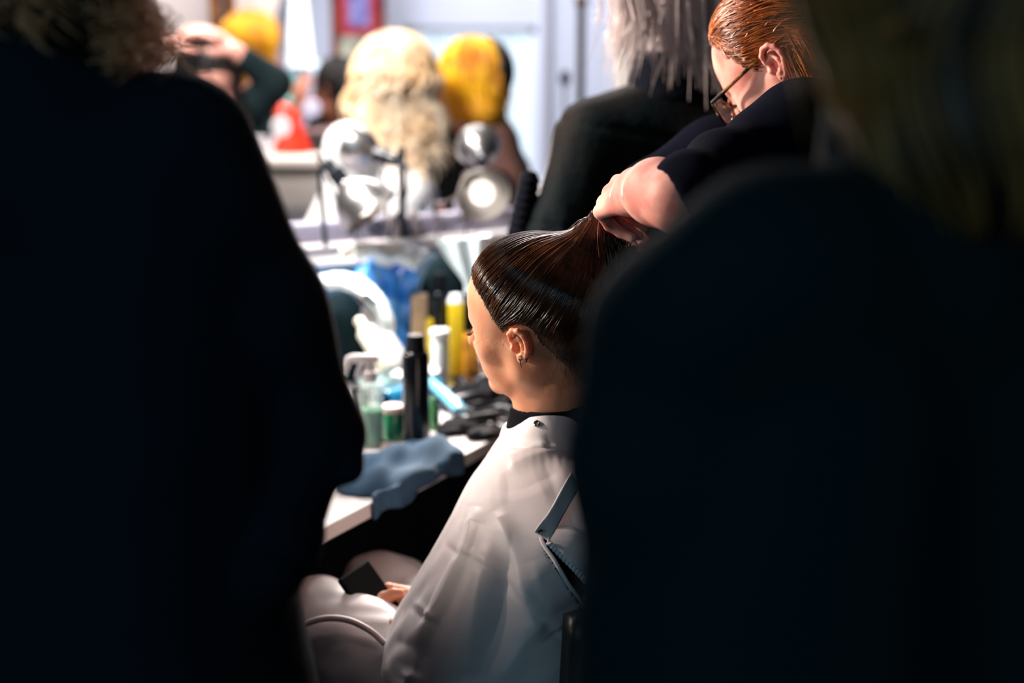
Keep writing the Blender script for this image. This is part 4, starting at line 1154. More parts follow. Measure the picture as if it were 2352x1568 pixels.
# rolled hem along the open back edge, with the care label
hem = crom([P(x, y, Yt + .012) for x, y in ((1345, 1372), (1338, 1384), (1328, 1398), (1324, 1430), (1322, 1462), (1334, 1500), (1312, 1535), (1290, 1568), (1268, 1600))], 80)
hem[:, 1] += .002 * np.sin(np.arange(80) * 1.1)
MB().tube(hem, .0032, 8).build('hem', M_band, CAPE)
LBL = sheet([(1326, 1402), (1324, 1435), (1324, 1460)], [(1352, 1425), (1355, 1460), (1355, 1484)], Yt + .004, Yt + .008, 12, 6, 'care_label', mat('label_white', (.80, .82, .86), .6), CAPE, .0006, .001, 3)
mb = MB()
g = np.random.default_rng(3)
for r in range(6):
    y = 1409; xa = 1330 + r * 4.2; yy = 1410 + r * 3.6
    while yy < 1452 + r * 3.6:
        ln = g.uniform(2, 6); 
        c = [P(xa, yy, Yt + .001), P(xa + 1.5, yy + 1, Yt + .001), P(xa + 1.3, yy + 1 + ln, Yt + .001), P(xa - .2, yy + ln, Yt + .001)]
        mb.add(c, [(0, 1, 2, 3)]); yy += ln + 1.4
mb.build('label_print', mat('label_ink', (.03, .05, .12), .8), CAPE, smooth=False)
# buttonhole on the tab
MB().tube(crom([P(1236, 1222, Yt - .003), P(1241, 1218, Yt - .003), P(1246, 1219, Yt - .003)], 8), .0012, 6).build('buttonhole', M_black, CAPE)
# cape over the thighs and knees
kl, kr = P(726, 1418, 2.12), P(890, 1352, 2.36)
hipLc = P(1050, 1655, 1.95)
def lapsd(p):
    a = cap(p, kl, hipLc, .068, .105)
    drape = smin(a, cap(p, kl + A(.035, -.01, -.05), hipLc + A(.0, -.06, -.08), .055, .10), .05)
    d = drape + .004 * snoise(p, 26, 8) + .0018 * snoise(p, 70, 9)
    # gathers running from the lap towards the camera
    s = (p - kl) @ nrm(A(.8, -.6, 0)); d = d + .002 * np.sin(s * 38 + 1.0) * np.clip((s - .06) * 12, 0, 1)
    return d
sdfobj('cape_lap', lapsd, *bounds(kl, hipLc, hipLc + A(0, 0, -.1), m=.2), .0045, M_cape, CAPE)
def lap2(p):
    d = ell(p, kr, (.085, .075, .058), basis((.85, -.5, -.35)))
    d = smin(d, cap(p, kr + A(.02, -.02, -.01), hipLc - body_l * .2, .055, .10), .04)
    return d + .004 * snoise(p, 34, 18) + .002 * snoise(p, 80, 19)
sdfobj('cape_knee', lap2, *bounds(kr, hipLc - body_l * .2, m=.2), .0045, M_cape, CAPE)
def arcfold(pts, Y0, Y1, r, nm):
    n = len(pts); q = crom([P(x, y, Y0 + (Y1 - Y0) * k / (n - 1)) for k, (x, y) in enumerate(pts)], 40)
    return MB().tube(q, r, 10).build(nm, M_cape, CAPE)
arcfold([(660, 1462), (695, 1436), (745, 1420), (800, 1424), (850, 1448), (884, 1478)], 2.045, 1.97, .005, 'cape_fold')
adopt(HERO)
# ---- salon chair under her
t = thing('salon_chair', pel * A(1, 1, 0), 'black salon chair under the seated woman', 'chair')
M_ch = mat('black_leather', (.010, .014, .016), .35)
Rc = np.array([body_f, body_l, [0, 0, 1]])
MB().box((pel[0], pel[1], .43) + body_f * .12, (.46, .46, .09), Rc, .03).build('seat', M_ch, t)
bk = P(1385, 1535, 1.90)
pts = crom([A(pel[0], pel[1], 0) - body_f * .19 + body_l * s * .25 - body_f * (-.06 * s * s) for s in (-1, -.5, 0, .5, 1)], 24)
G = np.array([[A(x[0], x[1], z) - body_f * (.05 * (z - .4)) for x in pts] for z in np.linspace(.42, .80, 12)])
o = MB().grid(G).build('backrest', M_ch, t); s = o.modifiers.new('s', 'SOLIDIFY'); s.thickness = .035
MB().lathe([(.0, 0), (.26, 0), (.26, .015), (.05, .03), (.04, .06), (.04, .385)], (pel[0] + body_f[0] * .1, pel[1] + body_f[1] * .1, 0)).build('base', mat('chrome', (0, 0, 0)), t)
adopt(t)
# ================================================================ STANDING FIGURES NEAR THE CAMERA
M_navy = fabric(mat('navy_coat', (.007, .019, .032), .85, bump=.6, bscale=700, bdist=.0005))
M_coatblack = fabric(mat('black_coat', (.007, .026, .034), .85, bump=.6, bscale=600, bdist=.0005))
M_trouser = fabric(mat('black_trousers', (.004, .005, .009), .9))
M_shoe = mat('black_shoe', (.006, .006, .008), .5)
def legs_sd(p, hL, hR, f, foot=.1):
    d = None
    for h in (hL, hR):
        a = A(h[0], h[1], .08)
        e = cap(p, h, A(h[0], h[1], .50), .080, .062); e = smin(e, cap(p, A(h[0], h[1], .50), a, .062, .052), .03)
        d = e if d is None else smin(d, e, .03)
    return smin(d, cap(p, hL, hR, .085), .03)
def shoes(h, f, parent):
    a = A(h[0], h[1], .045) - f * .07; b = A(h[0], h[1], .035) + f * .15
    def fn(p): return smax(smin(cap(p, a, b, .043, .034), cap(p, a + A(0, 0, .03), a + A(0, 0, .07), .045), .03), .002 - p[:, 2], .004)
    sdfobj('shoe', fn, *bounds(a, b, m=.12), .009, M_shoe, parent)
def wrinkle(p, amp=.005, f=16, seed=1, st=(1, 1, .45)):
    q = p * A(*st); return amp * snoise(q, f, seed) + amp * .4 * snoise(q, f * 2.4, seed + 1)

# ---- left figure seen from behind: coat back, right arm, brown curly hair
YL = 1.38
fwdL = nrm(A(.10, 1, 0)); sideL = A(1, -.10, 0)
nkL = P(70, 150, YL); sR = P(432, 330, YL - .01); sLf = nkL * 2 - sR; sLf[2] = sR[2]
elb = P(690, 985, YL + .03); wri = P(580, 1290, YL - .03)
pvL = A(nkL[0] + .05, YL + .02, .93)
hLx, hRx = pvL - sideL * .07 + A(-.04, 0, 0), pvL + sideL * .05 + A(-.04, 0, 0)
elb2 = sLf + A(-.10, .02, -.30); wri2 = elb2 + A(.08, .16, -.18)
fL = thing('person', pvL * A(1, 1, 0), 'standing person in a dark navy coat at the left, back to us, curly brown hair', 'person')
HL_O = nkL + A(-.02, .035, .16); HL_R = basis(A(-.1, 1, -.05))
def lbody(p):
    d = head_sd(p, HL_O, HL_R)
    d = smin(d, cap(p, HL_O + A(0, -.02, -.04), nkL, .055, .06), .02)
    b = smin(cap(p, nkL + sideL * .09 + A(0, 0, -.14), hRx, .08, .075), cap(p, nkL - sideL * .09 + A(0, 0, -.14), hLx, .08, .075), .05)
    b = smin(b, cap(p, sR + A(-.02, 0, -.03), sLf + A(.02, 0, -.03), .03), .04); d = smin(d, b, .04)
    d = smin(d, chain(p, [sR + A(0, 0, -.01), P(600, 720, YL), elb, wri], [.04, .04, .038, .03], .02), .02)
    d = smin(d, chain(p, [sLf, elb2, wri2], [.05, .042, .03], .02), .03)
    d = smin(d, hand_sd(p, wri, nrm(A(-1, .25, -.25)), A(.3, -.9, .2), 1, (.3, .4, .3)), .01)
    d = smin(d, hand_sd(p, wri2, nrm(wri2 - elb2), A(-1, 0, 0), 1, (.3, .4, .3)), .01)
    return smin(d, legs_sd(p, hLx, hRx, fwdL), .04)
bl = bounds(HL_O, sR, sLf, elb, elb2, wri, pvL, pvL * A(1, 1, 0), m=.18); bl[0][2] = .02
bl[1][2] = HL_O[2] + .2
sdfobj('body', lbody, *bl, .008, M_skin, fL)
def lcoat(p):
    a = cap(p, nkL + sideL * .115 + A(0, .01, -.17), pvL + sideL * .05 + A(0, 0, -.10), .118, .14)
    b = cap(p, nkL - sideL * .115 + A(0, .01, -.17), pvL - sideL * .15 + A(0, 0, -.10), .118, .15)
    d = smin(a, b, .08)
    # skirt of the coat
    d = smin(d, cap(p, pvL + A(-.06, 0, -.05), P(225, 1700, YL), .18, .207), .08)
    d = smin(d, cap(p, nkL + A(0, .0, -.075), sR + A(-.02, 0, .0), .085, .066), .05)
    d = smin(d, cap(p, nkL + A(0, .0, -.075), sLf + A(.02, 0, .0), .085, .066), .05)
    d = smin(d, cap(p, nkL + A(0, 0, -.06), nkL + A(0, 0, .0), .085, .075), .03)
    arm = chain(p, [sR, P(600, 720, YL), elb, wri], [.066, .063, .061, .060], .03)
    q = p - sR
    arm = arm + .0035 * np.sin(q[:, 2] * 60 + q[:, 0] * 30) * np.exp(-((q[:, 2] + .28) / .09) ** 2)
    arm = smin(arm, sph(p, P(800, 1078, YL), .017), .02)
    arm2 = chain(p, [sLf, elb2, wri2], [.066, .061, .05], .03)
    d = smin(d, arm, .018); d = smin(d, arm2, .018)
    # broad folds: shoulder blade to waist, and skirt pleats
    for (x0, y0, x1, y1, h, w) in ((330, 480, 480, 800, .012, .022), (250, 700, 420, 1050, .010, .03), (480, 330, 470, 760, -.010, .020), (300, 1150, 380, 1568, .012, .03), (150, 900, 260, 1400, .008, .03)):
        l = cap(p, P(x0, y0, YL - .15), P(x1, y1, YL - .17), 0); d = d - h * np.exp(-(l / (w * 2.2)) ** 2)
    d = d + wrinkle(p, .005, 13, 4)
    d = smax(d, -cap(p, HL_O + A(0, 0, -.1), HL_O + A(0, 0, .1), .062), .01)
    return smax(d, .62 - p[:, 2], .02)
lo = np.minimum.reduce([sLf, elb2, wri2, pvL]) - .3; hi = np.maximum.reduce([sR, elb, pvL, wri2]) + A(.2, .3, .25)
lo[2] = .6
LC = sdfobj('coat', lcoat, lo, hi, .007, M_navy, fL)
def cuff(p): 
    a = wri + (elb - wri) * .06; b = wri + (elb - wri) * .22
    return smax(np.abs(cap(p, a, b, .058)) - .005, -(p - a) @ nrm(elb - wri) , .004)
sdfobj('cuff', cuff, *bounds(wri, elb, m=.08), .006, M_navy, LC)
def collar(p): 
    c0 = nkL + A(0, .01, -.02); c1 = nkL + A(0, .015, .035)
    return smax(np.abs(cap(p, c0, c1, .083, .078) ) - .006, np.abs(p[:, 2] - (c0[2] + .035)) - .035, .006)
sdfobj('collar', collar, *bounds(nkL, m=.14), .006, M_navy, LC)
for x0, y0, x1, y1 in ((20, 420, 400, 430),):
    pass
def ltrous(p): return legs_sd(p, hLx, hRx, fwdL) - .012
sdfobj('trousers', lambda p: smax(ltrous(p), .07 - p[:, 2], .01), *bounds(hLx, hRx, hLx * A(1, 1, 0), m=.14), .011, M_trouser, fL)
for h in (hLx, hRx): shoes(h, fwdL, fL)
# curly hair: dark mass with lighter curls on the right side
def curlcap(p):
    q = (p - HL_O) @ HL_R.T
    d = ell(q, A(-.02, 0, .03), (.125, .112, .125)); d = smin(d, cap(q, A(-.05, .02, -.04), A(-.06, -.05, -.11), .075, .06), .04)
    d = d + .008 * snoise(p, 60, 3) + .004 * snoise(p, 130, 5)
    return smax(d, q[:, 0] - .05, .02)
M_curl = mat('hair_dark_curl', (.012, .008, .007), .5, col2=(.030, .016, .010), cscale=20)
HC = sdfobj('hair', curlcap, HL_O - .24, HL_O + .2, .006, M_curl, fL)
cl = []
for k in range(520):
    px = 225 + abs(rng.normal()) * 92; py = -60 + rng.random() * 250
    if px > 150 + (py + 160) * .95: px = 200 + rng.random() * 120 + max(py, 0) * .5
    s = P(px - 50, py - 130, 1.38 + rng.normal() * .03); e = P(px, py, 1.37 + rng.normal() * .04)
    tt = np.linspace(0, 1, 20)[:, None]; ax = rng.normal(size=3); a1 = nrm(np.cross(ax, e - s)); b1 = nrm(np.cross(a1, e - s)); ph0 = rng.uniform(0, 6)
    cl.append(s + (e - s) * tt + (.009 + .004 * rng.random()) * (np.cos(tt * 14 + ph0) * a1 + np.sin(tt * 14 + ph0) * b1) * np.minimum(tt * 3, 1))
V, _ = nets(curlcap, HL_O - .24, HL_O + .2, .012); V = V[(V[:, 2] > HL_O[2] - .05) & (((V - HL_O) @ HL_R[0]) < .03)]
for s in V[rng.choice(len(V), 800)]:
    n_ = nrm(s - HL_O); e = s + A(0, 0, -.09) + n_ * .02; s = s + n_ * .004
    tt = np.linspace(0, 1, 20)[:, None]; a1 = nrm(np.cross(n_, A(0, 0, 1))); ph0 = rng.uniform(0, 6)
    cl.append(s + (e - s) * tt + .010 * (np.cos(tt * 15 + ph0) * a1 + np.sin(tt * 15 + ph0) * n_) * np.minimum(tt * 3, 1))
strands('curls', np.array(cl), .0012, mat('hair_light_brown', (.85, .47, .24), .45), HC)
adopt(fL)

# ---- right figure, closest: dark coat shoulder, golden-brown hair
YR = .97
fwdR = nrm(A(-.35, 1, 0)); sideR = A(fwdR[1], -fwdR[0], 0)
nkR = P(2130, 330, YR + .02); sN = P(1610, 800, YR - .04); 
sF = nkR * 2 - sN; sF[2] = sN[2]
elN = P(1560, 1440, YR - .03); wrN = elN + A(.10, .19, -.10)
pvR = A(nkR[0] - .0, YR + .02, .92); hA, hB = pvR - sideR * .07, pvR + sideR * .07
elF = sF + A(.06, .02, -.28); wrF = elF + A(.03, .14, -.20)
fR = thing('person', pvR * A(1, 1, 0), 'standing person in a dark coat at the right, nearest to us, golden brown hair', 'person')
HR_O = nkR + A(.0, .03, .15); HR_R = basis(fwdR + A(0, 0, -.05))
def rbody(p):
    d = head_sd(p, HR_O, HR_R)
    d = smin(d, cap(p, HR_O + A(0, -.02, -.04), nkR + A(0, 0, -.02), .055, .06), .02)
    b = smin(cap(p, nkR + sideR * .08 + A(0, 0, -.18), hB, .08, .08), cap(p, nkR - sideR * .08 + A(0, 0, -.18), hA, .08, .08), .05)
    b = smin(b, cap(p, sN + A(.04, 0, 0), sF, .03), .04); d = smin(d, b, .04)
    d = smin(d, chain(p, [sN, elN, wrN], [.045, .04, .03], .02), .03)
    d = smin(d, chain(p, [sF, elF, wrF], [.045, .04, .03], .02), .03)
    d = smin(d, hand_sd(p, wrN, nrm(wrN - elN), A(-.3, 0, .9), 1, (.3, .5, .3)), .01)
    d = smin(d, hand_sd(p, wrF, nrm(wrF - elF), A(.3, 0, .9), -1, (.3, .5, .3)), .01)
    return smin(d, legs_sd(p, hA, hB, fwdR), .04)
bl = bounds(HR_O, sN, sF, elN, elF, wrN, wrF, pvR, pvR * A(1, 1, 0), m=.18); bl[0][2] = .02
sdfobj('body', rbody, *bl, .008, M_skin, fR)
sTop = P(1800, 655, YR - .05)
def rcoat(p):
    d = smin(cap(p, nkR + sideR * .10 + A(0, 0, -.20), pvR + sideR * .12 + A(0, 0, -.05), .125, .15), cap(p, nkR - sideR * .10 + A(0, 0, -.20), pvR - sideR * .12 + A(0, 0, -.05), .125, .15), .08)
    d = smin(d, cap(p, nkR + A(0, 0, -.085), sTop, .080, .070), .05)
    d = smin(d, cap(p, nkR + A(0, 0, -.085), sF, .080, .070), .05)
    arm = chain(p, [sTop, sN, P(1540, 1050, YR - .05), elN, wrN], [.072, .070, .062, .060, .052], .03)
    arm = arm + .004 * snoise(p * A(1, 1, .5), 22, 44)
    arm2 = chain(p, [sF, elF, wrF], [.06, .055, .045], .03)
    d = smin(d, arm, .02); d = smin(d, arm2, .02)
    d = smin(d, cap(p, pvR + A(0, 0, -.05), pvR + A(0, 0, -.25), .20, .22), .06)
    d = d + wrinkle(p, .004, 15, 14)
    for (x0, y0, x1, y1, h, w) in ((1500, 560, 1620, 640, .006, .02), (1420, 700, 1640, 800, .006, .02), (1500, 930, 1900, 1000, -.010, .03), (1700, 470, 2300, 560, .008, .04)):
        l = cap(p, P(x0, y0, YR - .10), P(x1, y1, YR - .10), 0); d = d - h * np.exp(-(l / (w * 2)) ** 2)
    d = smax(d, -cap(p, nkR, HR_O + A(0, 0, .1), .062), .01)
    return smax(d, .60 - p[:, 2], .02)
lo = np.minimum.reduce([sN, elN, elF, sF, pvR]) - .26; hi = np.maximum.reduce([sF, elF, nkR, wrN, sTop]) + .22; lo[2] = .58
RC = sdfobj('coat', rcoat, lo, hi, .007, M_coatblack, fR)
sdfobj('collar', lambda p: smax(np.abs(cap(p, nkR + A(0, 0, -.04), nkR + A(0, 0, .02), .070, .066)) - .006, np.abs(p[:, 2] - nkR[2] - .0) - .035, .006), *bounds(nkR, m=.13), .006, M_coatblack, RC)
sdfobj('trousers', lambda p: smax(legs_sd(p, hA, hB, fwdR) - .012, .07 - p[:, 2], .01), *bounds(hA, hB, hA * A(1, 1, 0), m=.14), .011, M_trouser, fR)
for h in (hA, hB): shoes(h, fwdR, fR)
def rcap(p):
    q = (p - HR_O) @ HR_R.T
    d = ell(q, A(-.015, 0, .04), (.118, .098, .112)); d = smin(d, cap(q, A(-.05, 0, -.02), A(-.065, .0, -.14), .092, .088), .05)
    d = d + .004 * snoise(p, 50, 23)
    return smax(d, q[:, 0] - .045, .02)
M_gb = mat('hair_dark_brown', (.012, .008, .006), .5)
HC = sdfobj('hair', rcap, HR_O - .27, HR_O + .2, .006, M_gb, fR)
V, _ = nets(rcap, HR_O - .27, HR_O + .2, .012)
V = V[(V[:, 2] > HR_O[2] + .02)]
sd = V[rng.choice(len(V), 900)] 
L = flow(sd, rcap, lambda p, t: A(0, 0, -1) + .35 * np.stack([np.sin(p[:, 2] * 30 + p[:, 1] * 9), np.cos(p[:, 2] * 26 + p[:, 0] * 12), 0 * p[:, 0]], 1), 26, .011, off=.002, hug=.5)
k = rng.random(900) < .45
strands('dark_locks', L[~k], .0012, M_gb, HC)
strands('golden_locks', L[k], .0014, mat('hair_gold', (.50, .28, .08), .45, col2=(.26, .15, .05), cscale=14), HC)
# lock hanging forward at the left of the head
ll = []
for k in range(260):
    o = rng.normal(size=3) * A(.012, .012, .01)
    ll.append(crom([P(1870, -180, YR - .02) + o, P(1915, -20, YR - .03) + o, P(1960, 120, YR - .05) + o * 1.1, P(2010, 235, YR - .05) + o * 1.3], 20))
strands('front_lock', np.array(ll), .0011, mat('hair_gold', (0, 0, 0)), HC)
e = P(2062, 62, YR - .11)
t0 = MB().lathe([(0, -.006), (.004, -.005), (.0065, 0), (.004, .005), (0, .006)], e, (0, 0, 1), 24).build('brass_earring', mat('brass', (0, 0, 0)), HC)  # brass ball standing for an earring, placed to catch a bright glint
adopt(fR)
# ================================================================ STYLIST
M_red = mat('hair_red', (.62, .19, .035), .34, spec=.7, col2=(.30, .08, .018), cscale=24)
M_redb = mat('hair_red_base', (.10, .032, .010), .5)
M_navyk = fabric(mat('navy_knit', (.003, .004, .010), .95, bump=.4, bscale=500, bdist=.0005), .04)
YS = 2.04
sf = A(-cos(radians(28)) * cos(radians(35)), sin(radians(28)) * cos(radians(35)), -sin(radians(35)))
SR = basis(sf)
earS = P(1776, 156, YS + .03)
SO = earS - SR[1] * .080
def sw(f, l, u): return SO + SR.T @ A(f, l, u)
nkS = P(1935, 300, YS + .14)
shN = P(1835, 330, YS - .10); shF = P(1850, 350, YS + .26)
elS = P(1560, 457, 1.755); wrS = P(1462, 440, 1.885)
elF_ = P(1500, 455, 2.32); wrF_ = P(1395, 560, 2.16)
pvS = A(nkS[0] + .30, nkS[1] - .02, .96)
hS1, hS2 = pvS + A(0, -.09, 0), pvS + A(0, .09, 0)
ST_ = thing('person', pvS * A(1, 1, 0), 'red haired stylist in glasses and dark sweater, gripping the hair tail', 'person')
def s_head(p):
    d = head_sd(p, SO, SR)
    return smin(d, cap(p, sw(-.03, 0, -.02), nkS, .052, .058), .02)
dH = nrm(P(1392, 452, 1.965) - wrS)
def s_hand(p):
    h = hand_sd(p, wrS, dH, A(-.55, -.50, .65), side=1, curls=[(.75, .75, .4), (.85, .75, .4), (.95, .75, .4), (1.05, .8, .4)], thumb=.75, sc=.98, spread=.03)
    return smin(h, chain(p, [wrS, wrS * .5 + elS * .5 + A(0, 0, .004), elS], [.030, .040, .044], .02), .022)
def s_hand2(p):
    return smin(hand_sd(p, wrF_, nrm(GP - wrF_ + A(.0, .02, 0)), A(-.2, .6, .7), side=-1, curl=(.5, .6, .4)), cap(p, wrF_, elF_, .026, .036), .015)
def s_body(p):
    d = chain(p, [shN, elS], [.045, .040]); d = np.minimum(d, chain(p, [shF, elF_], [.045, .038]))
    b = smin(cap(p, nkS + A(.05, -.07, -.06), hS1, .08, .10), cap(p, nkS + A(.05, .07, -.06), hS2, .08, .10), .06)
    d = smin(d, b, .04); d = smin(d, cap(p, shN + A(.02, .03, -.02), shF + A(.02, -.03, -.02), .035), .04)
    return smin(d, legs_sd(p, hS1, hS2, A(-1, 0, 0)), .04)
bl = bounds(nkS, shN, shF, elS, elF_, pvS, pvS * A(1, 1, 0), m=.16); bl[0][2] = .02
join_parts('body', [(s_head, SO - .18, SO + A(.26, .24, .20), .0022), (s_hand, np.minimum(wrS, elS) - A(.16, .12, .16), np.maximum(wrS, elS) + .14, .0024),
    (s_hand2, np.minimum(wrF_, elF_) - .12, np.maximum(wrF_, elF_) + .12, .004), (s_body, *bl, .009)], mat('skin_rosy', (.76, .38, .31), .58, sss=.3, sssr=(1, .35, .2), sscale=.012, bump=.2, bscale=380, bdist=.0006, col2=(.60, .21, .17), cscale=20), ST_)
def s_sweater(p):
    dirE = nrm(elS - shN)
    n1 = chain(p, [shN, P(1690, 400, 1.86), elS + A(.012, 0, .004)], [.078, .064, .053], .02)
    n1 = n1 + .004 * np.sin((p - shN) @ dirE * 70) * .8
    n1 = smax(n1, (p - (elS + A(.0, 0, .0))) @ nrm(A(-.75, -.1, -.45)) - .006, .008)
    n2 = chain(p, [shF, P(1650, 370, 2.32), elF_], [.075, .070, .062], .02)
    n2 = smin(n2, cap(p, elF_, wrF_ + (elF_ - wrF_) * .25, .058, .040), .02)
    d = smin(n1, n2, .015)
    b = smin(cap(p, nkS + A(.03, -.08, -.08), hS1 + A(0, -.02, 0), .125, .14), cap(p, nkS + A(.03, .08, -.08), hS2 + A(0, .02, 0), .125, .14), .08)
    d = smin(d, b, .04); d = smin(d, cap(p, shN + A(.01, 0, 0), shF, .075), .05)
    d = smin(d, cap(p, nkS + A(.03, 0, -.03), nkS + A(-.005, 0, .01), .085, .075), .03)
    d = d + wrinkle(p, .003, 24, 71)
    d = smax(d, -(cap(p, sw(-.02, 0, -.02), nkS + A(-.02, 0, 0), .056)), .008)
    return smax(d, .84 - p[:, 2], .01)
lo, hi = bounds(nkS, shN, shF, elS, elF_, pvS, wrF_, m=.2); lo[2] = .82
SW = sdfobj('sweater', s_sweater, lo, hi, .006, M_navyk, ST_)
sdfobj('trousers', lambda p: smax(legs_sd(p, hS1, hS2, A(-1, 0, 0)) - .014, .07 - p[:, 2], .01), *bounds(hS1, hS2, hS1 * A(1, 1, 0), m=.14), .011, M_trouser, ST_)
for h in (hS1, hS2): shoes(h, A(-1, 0, 0), ST_)
def s_skull(q):
    d = ell(q, A(-.006, 0, .046), (.098, .077, .085)); return smin(d, ell(q, A(.030, 0, .028), (.062, .066, .070)), .03)
def s_line(q):
    f, l, u = q[:, 0], np.abs(q[:, 1]), q[:, 2]
    a = .85 * f - .50 * u - .016
    e = np.where(l > .05, .026 - np.sqrt((f + .006) ** 2 + (u - .002) ** 2 * .7), -1)
    return np.maximum(np.maximum(a, e), -.075 - u - .3 * f)
def s_hair(p):
    q = (p - SO) @ SR.T; hl = s_line(q)
    s = smin(s_skull(q), cap(q, A(-.04, 0, 0), A(-.07, 0, -.09), .06, .055), .02) - .001 - .008 * np.clip(-hl / .03, 0, 1)
    s = smax(s, hl, .004)
    return smin(s, ell(q, A(-.125, 0, -.015), (.040, .040, .045)), .02)
SH = sdfobj('hair', s_hair, SO - .2, SO + .2, .003, M_redb, ST_)
V, _ = nets(s_hair, SO - .2, SO + .2, .006); V = V[head_sd(V, SO, SR) > -.004]; q = (V - SO) @ SR.T
w = np.exp(-((s_line(q) + .006) / .012) ** 2) * 3 + .4
sd = V[rng.choice(len(V), 2600, p=w / w.sum())]
KN = sw(-.125, 0, -.01); wb = rng.normal(size=(2600, 3)) * .22
L = flow(sd, s_hair, lambda p, t: (KN - p) / (np.linalg.norm(KN - p, axis=1)[:, None] + 1e-6) + wb * (1 - t) + .16 * np.stack([np.sin(p[:, 2] * 90), np.sin(p[:, 0] * 80), np.sin(p[:, 1] * 100 + 1)], 1), 26, np.linalg.norm(KN - sd, axis=1) * 1.1 / 26, off=rng.uniform(.0003, .0045, 2600), hug=.35)
strands('hair_strands', L, rng.uniform(.0004, .0009, 2600), M_red, SH)
fz = []
for k in range(130):
    a = P(1800 + rng.random() * 90, 60 + rng.random() * 90, YS - .02); b = a + A(.03 + .03 * rng.random(), 0, -.05 - .03 * rng.random()); c = P(1800 + rng.random() * 110, 205 + rng.random() * 50, YS - .05)
    fz.append(crom([a, b, c], 14))
strands('loose_locks', np.array(fz), .0005, M_red, SH)
# glasses
M_tort = mat('tortoise_frame', (.012, .006, .004), .15, coat=.8, col2=(.30, .12, .03), cscale=45, clo=.5, chi=.62)
GL = empty('glasses', (0, 0, 0)); GL.parent = ST_
mb = MB()
for s in (1, -1):
    mb.tube(crom([sw(-.004, .079 * s, .024), sw(.02, .080 * s, .022), sw(.06, .076 * s, .017), sw(.108, .068 * s, .012)], 18), [.0022] * 4 + [.0030] * 14, 8)
mb.build('temple', M_tort, GL)
mb = MB()
for s in (1, -1):
    pts = [sw(.109 + .004 * (1 - (abs(cos(a)))), (.036 + .029 * cos(a) * (abs(cos(a)) ** -.25 if abs(cos(a)) > .05 else 1)) * s, -.003 + .020 * sin(a)) for a in np.linspace(0, 2 * pi, 33)]
    mb.tube(pts, .0026, 8)
mb.tube(crom([sw(.112, .010, .004), sw(.116, 0, .007), sw(.112, -.010, .004)], 8), .0026, 8)
mb.build('rim', M_tort, GL)
M_lens = mat('lens', (.8, .9, 1), .03, alpha=.12)
for s in (1, -1):
    pts = np.array([sw(.110, (.036 + .028 * cos(a)) * s, -.003 + .019 * sin(a)) for a in np.linspace(0, 2 * pi, 24, endpoint=False)])
    c = pts.mean(0); G_ = np.array([c + (pts - c) * k for k in (.02, .5, 1)])
    MB().grid(G_, False, True).build('lens', M_lens, GL)
for i, (f, u) in enumerate(((-.004, -.0200), (.001, -.0255))):
    MB().lathe([(0, -.002), (.0016, -.0012), (.002, 0), (.0016, .0012), (0, .002)], sw(f, .0885, u), SR[1], 12).build('stud_earring', mat('silver', (.9, .9, .92), .1, 1.), ST_)
la = []
for k in range(30):
    a = (k / 29 - .5) * 2; s = sw(.0885 + .003 * cos(a), .031 + .013 * sin(a), -.003)
    la.append(crom([s, s + SR.T @ A(.004, .001 * sin(a), -.003), s + SR.T @ A(.009, .004 * sin(a), -.003)], 6))
strands('eyelashes', np.array(la), .0003, M_redb, ST_)
adopt(ST_)

# ================================================================ SILVER HAIRED PERSON, BACK TO US
YW = 2.85
M_puff = mat('puffer_black', (.002, .005, .006), .65, bump=.5, bscale=60, bdist=.004, spec=.06, col2=(.012, .008, .006), cscale=3)
M_rib = fabric(mat('rib_knit', (.003, .004, .008), .95, bump=1, bscale=300, bdist=.001))
nkW = P(1555, 170, YW); s1 = P(1372, 322, YW - .05); s2 = P(1760, 330, YW + .05)
e1 = P(1292, 560, YW - .12); w1 = P(1272, 640, YW + .12)
e2 = s2 + A(.05, .0, -.28); w2 = e2 + A(-.05, .2, -.05)
pvW = A(nkW[0] - .03, YW, .94); fW = nrm(A(.15, 1, 0)); sdW = A(fW[1], -fW[0], 0)
h1, h2 = pvW - sdW * .09, pvW + sdW * .09
WP = thing('person', pvW * A(1, 1, 0), 'person with long silver hair in a black padded jacket, back to us', 'person')
WO = P(1590, -60, YW + .03); WR = basis(A(.25, 1, -.05))
def wbody(p):
    d = head_sd(p, WO, WR); d = smin(d, cap(p, WO + A(0, -.02, -.03), nkW, .052, .058), .02)
    b = smin(cap(p, nkW - sdW * .08 + A(0, 0, -.14), h1, .09, .10), cap(p, nkW + sdW * .08 + A(0, 0, -.14), h2, .09, .10), .06)
    b = smin(b, cap(p, s1 + A(.02, 0, -.02), s2 + A(-.02, 0, -.02), .035), .04); d = smin(d, b, .04)
    for a, e, w in ((s1, e1, w1), (s2, e2, w2)):
        d = smin(d, chain(p, [a, e, w], [.04, .038, .028], .02), .02); d = smin(d, hand_sd(p, w, nrm(w - e), A(0, 0, 1), 1, (.4, .5, .4)), .01)
    return smin(d, legs_sd(p, h1, h2, fW), .04)
bl = bounds(WO, s1, s2, e1, e2, w1, w2, pvW * A(1, 1, 0), m=.18); bl[0][2] = .02
sdfobj('body', wbody, *bl, .009, M_skinp, WP)
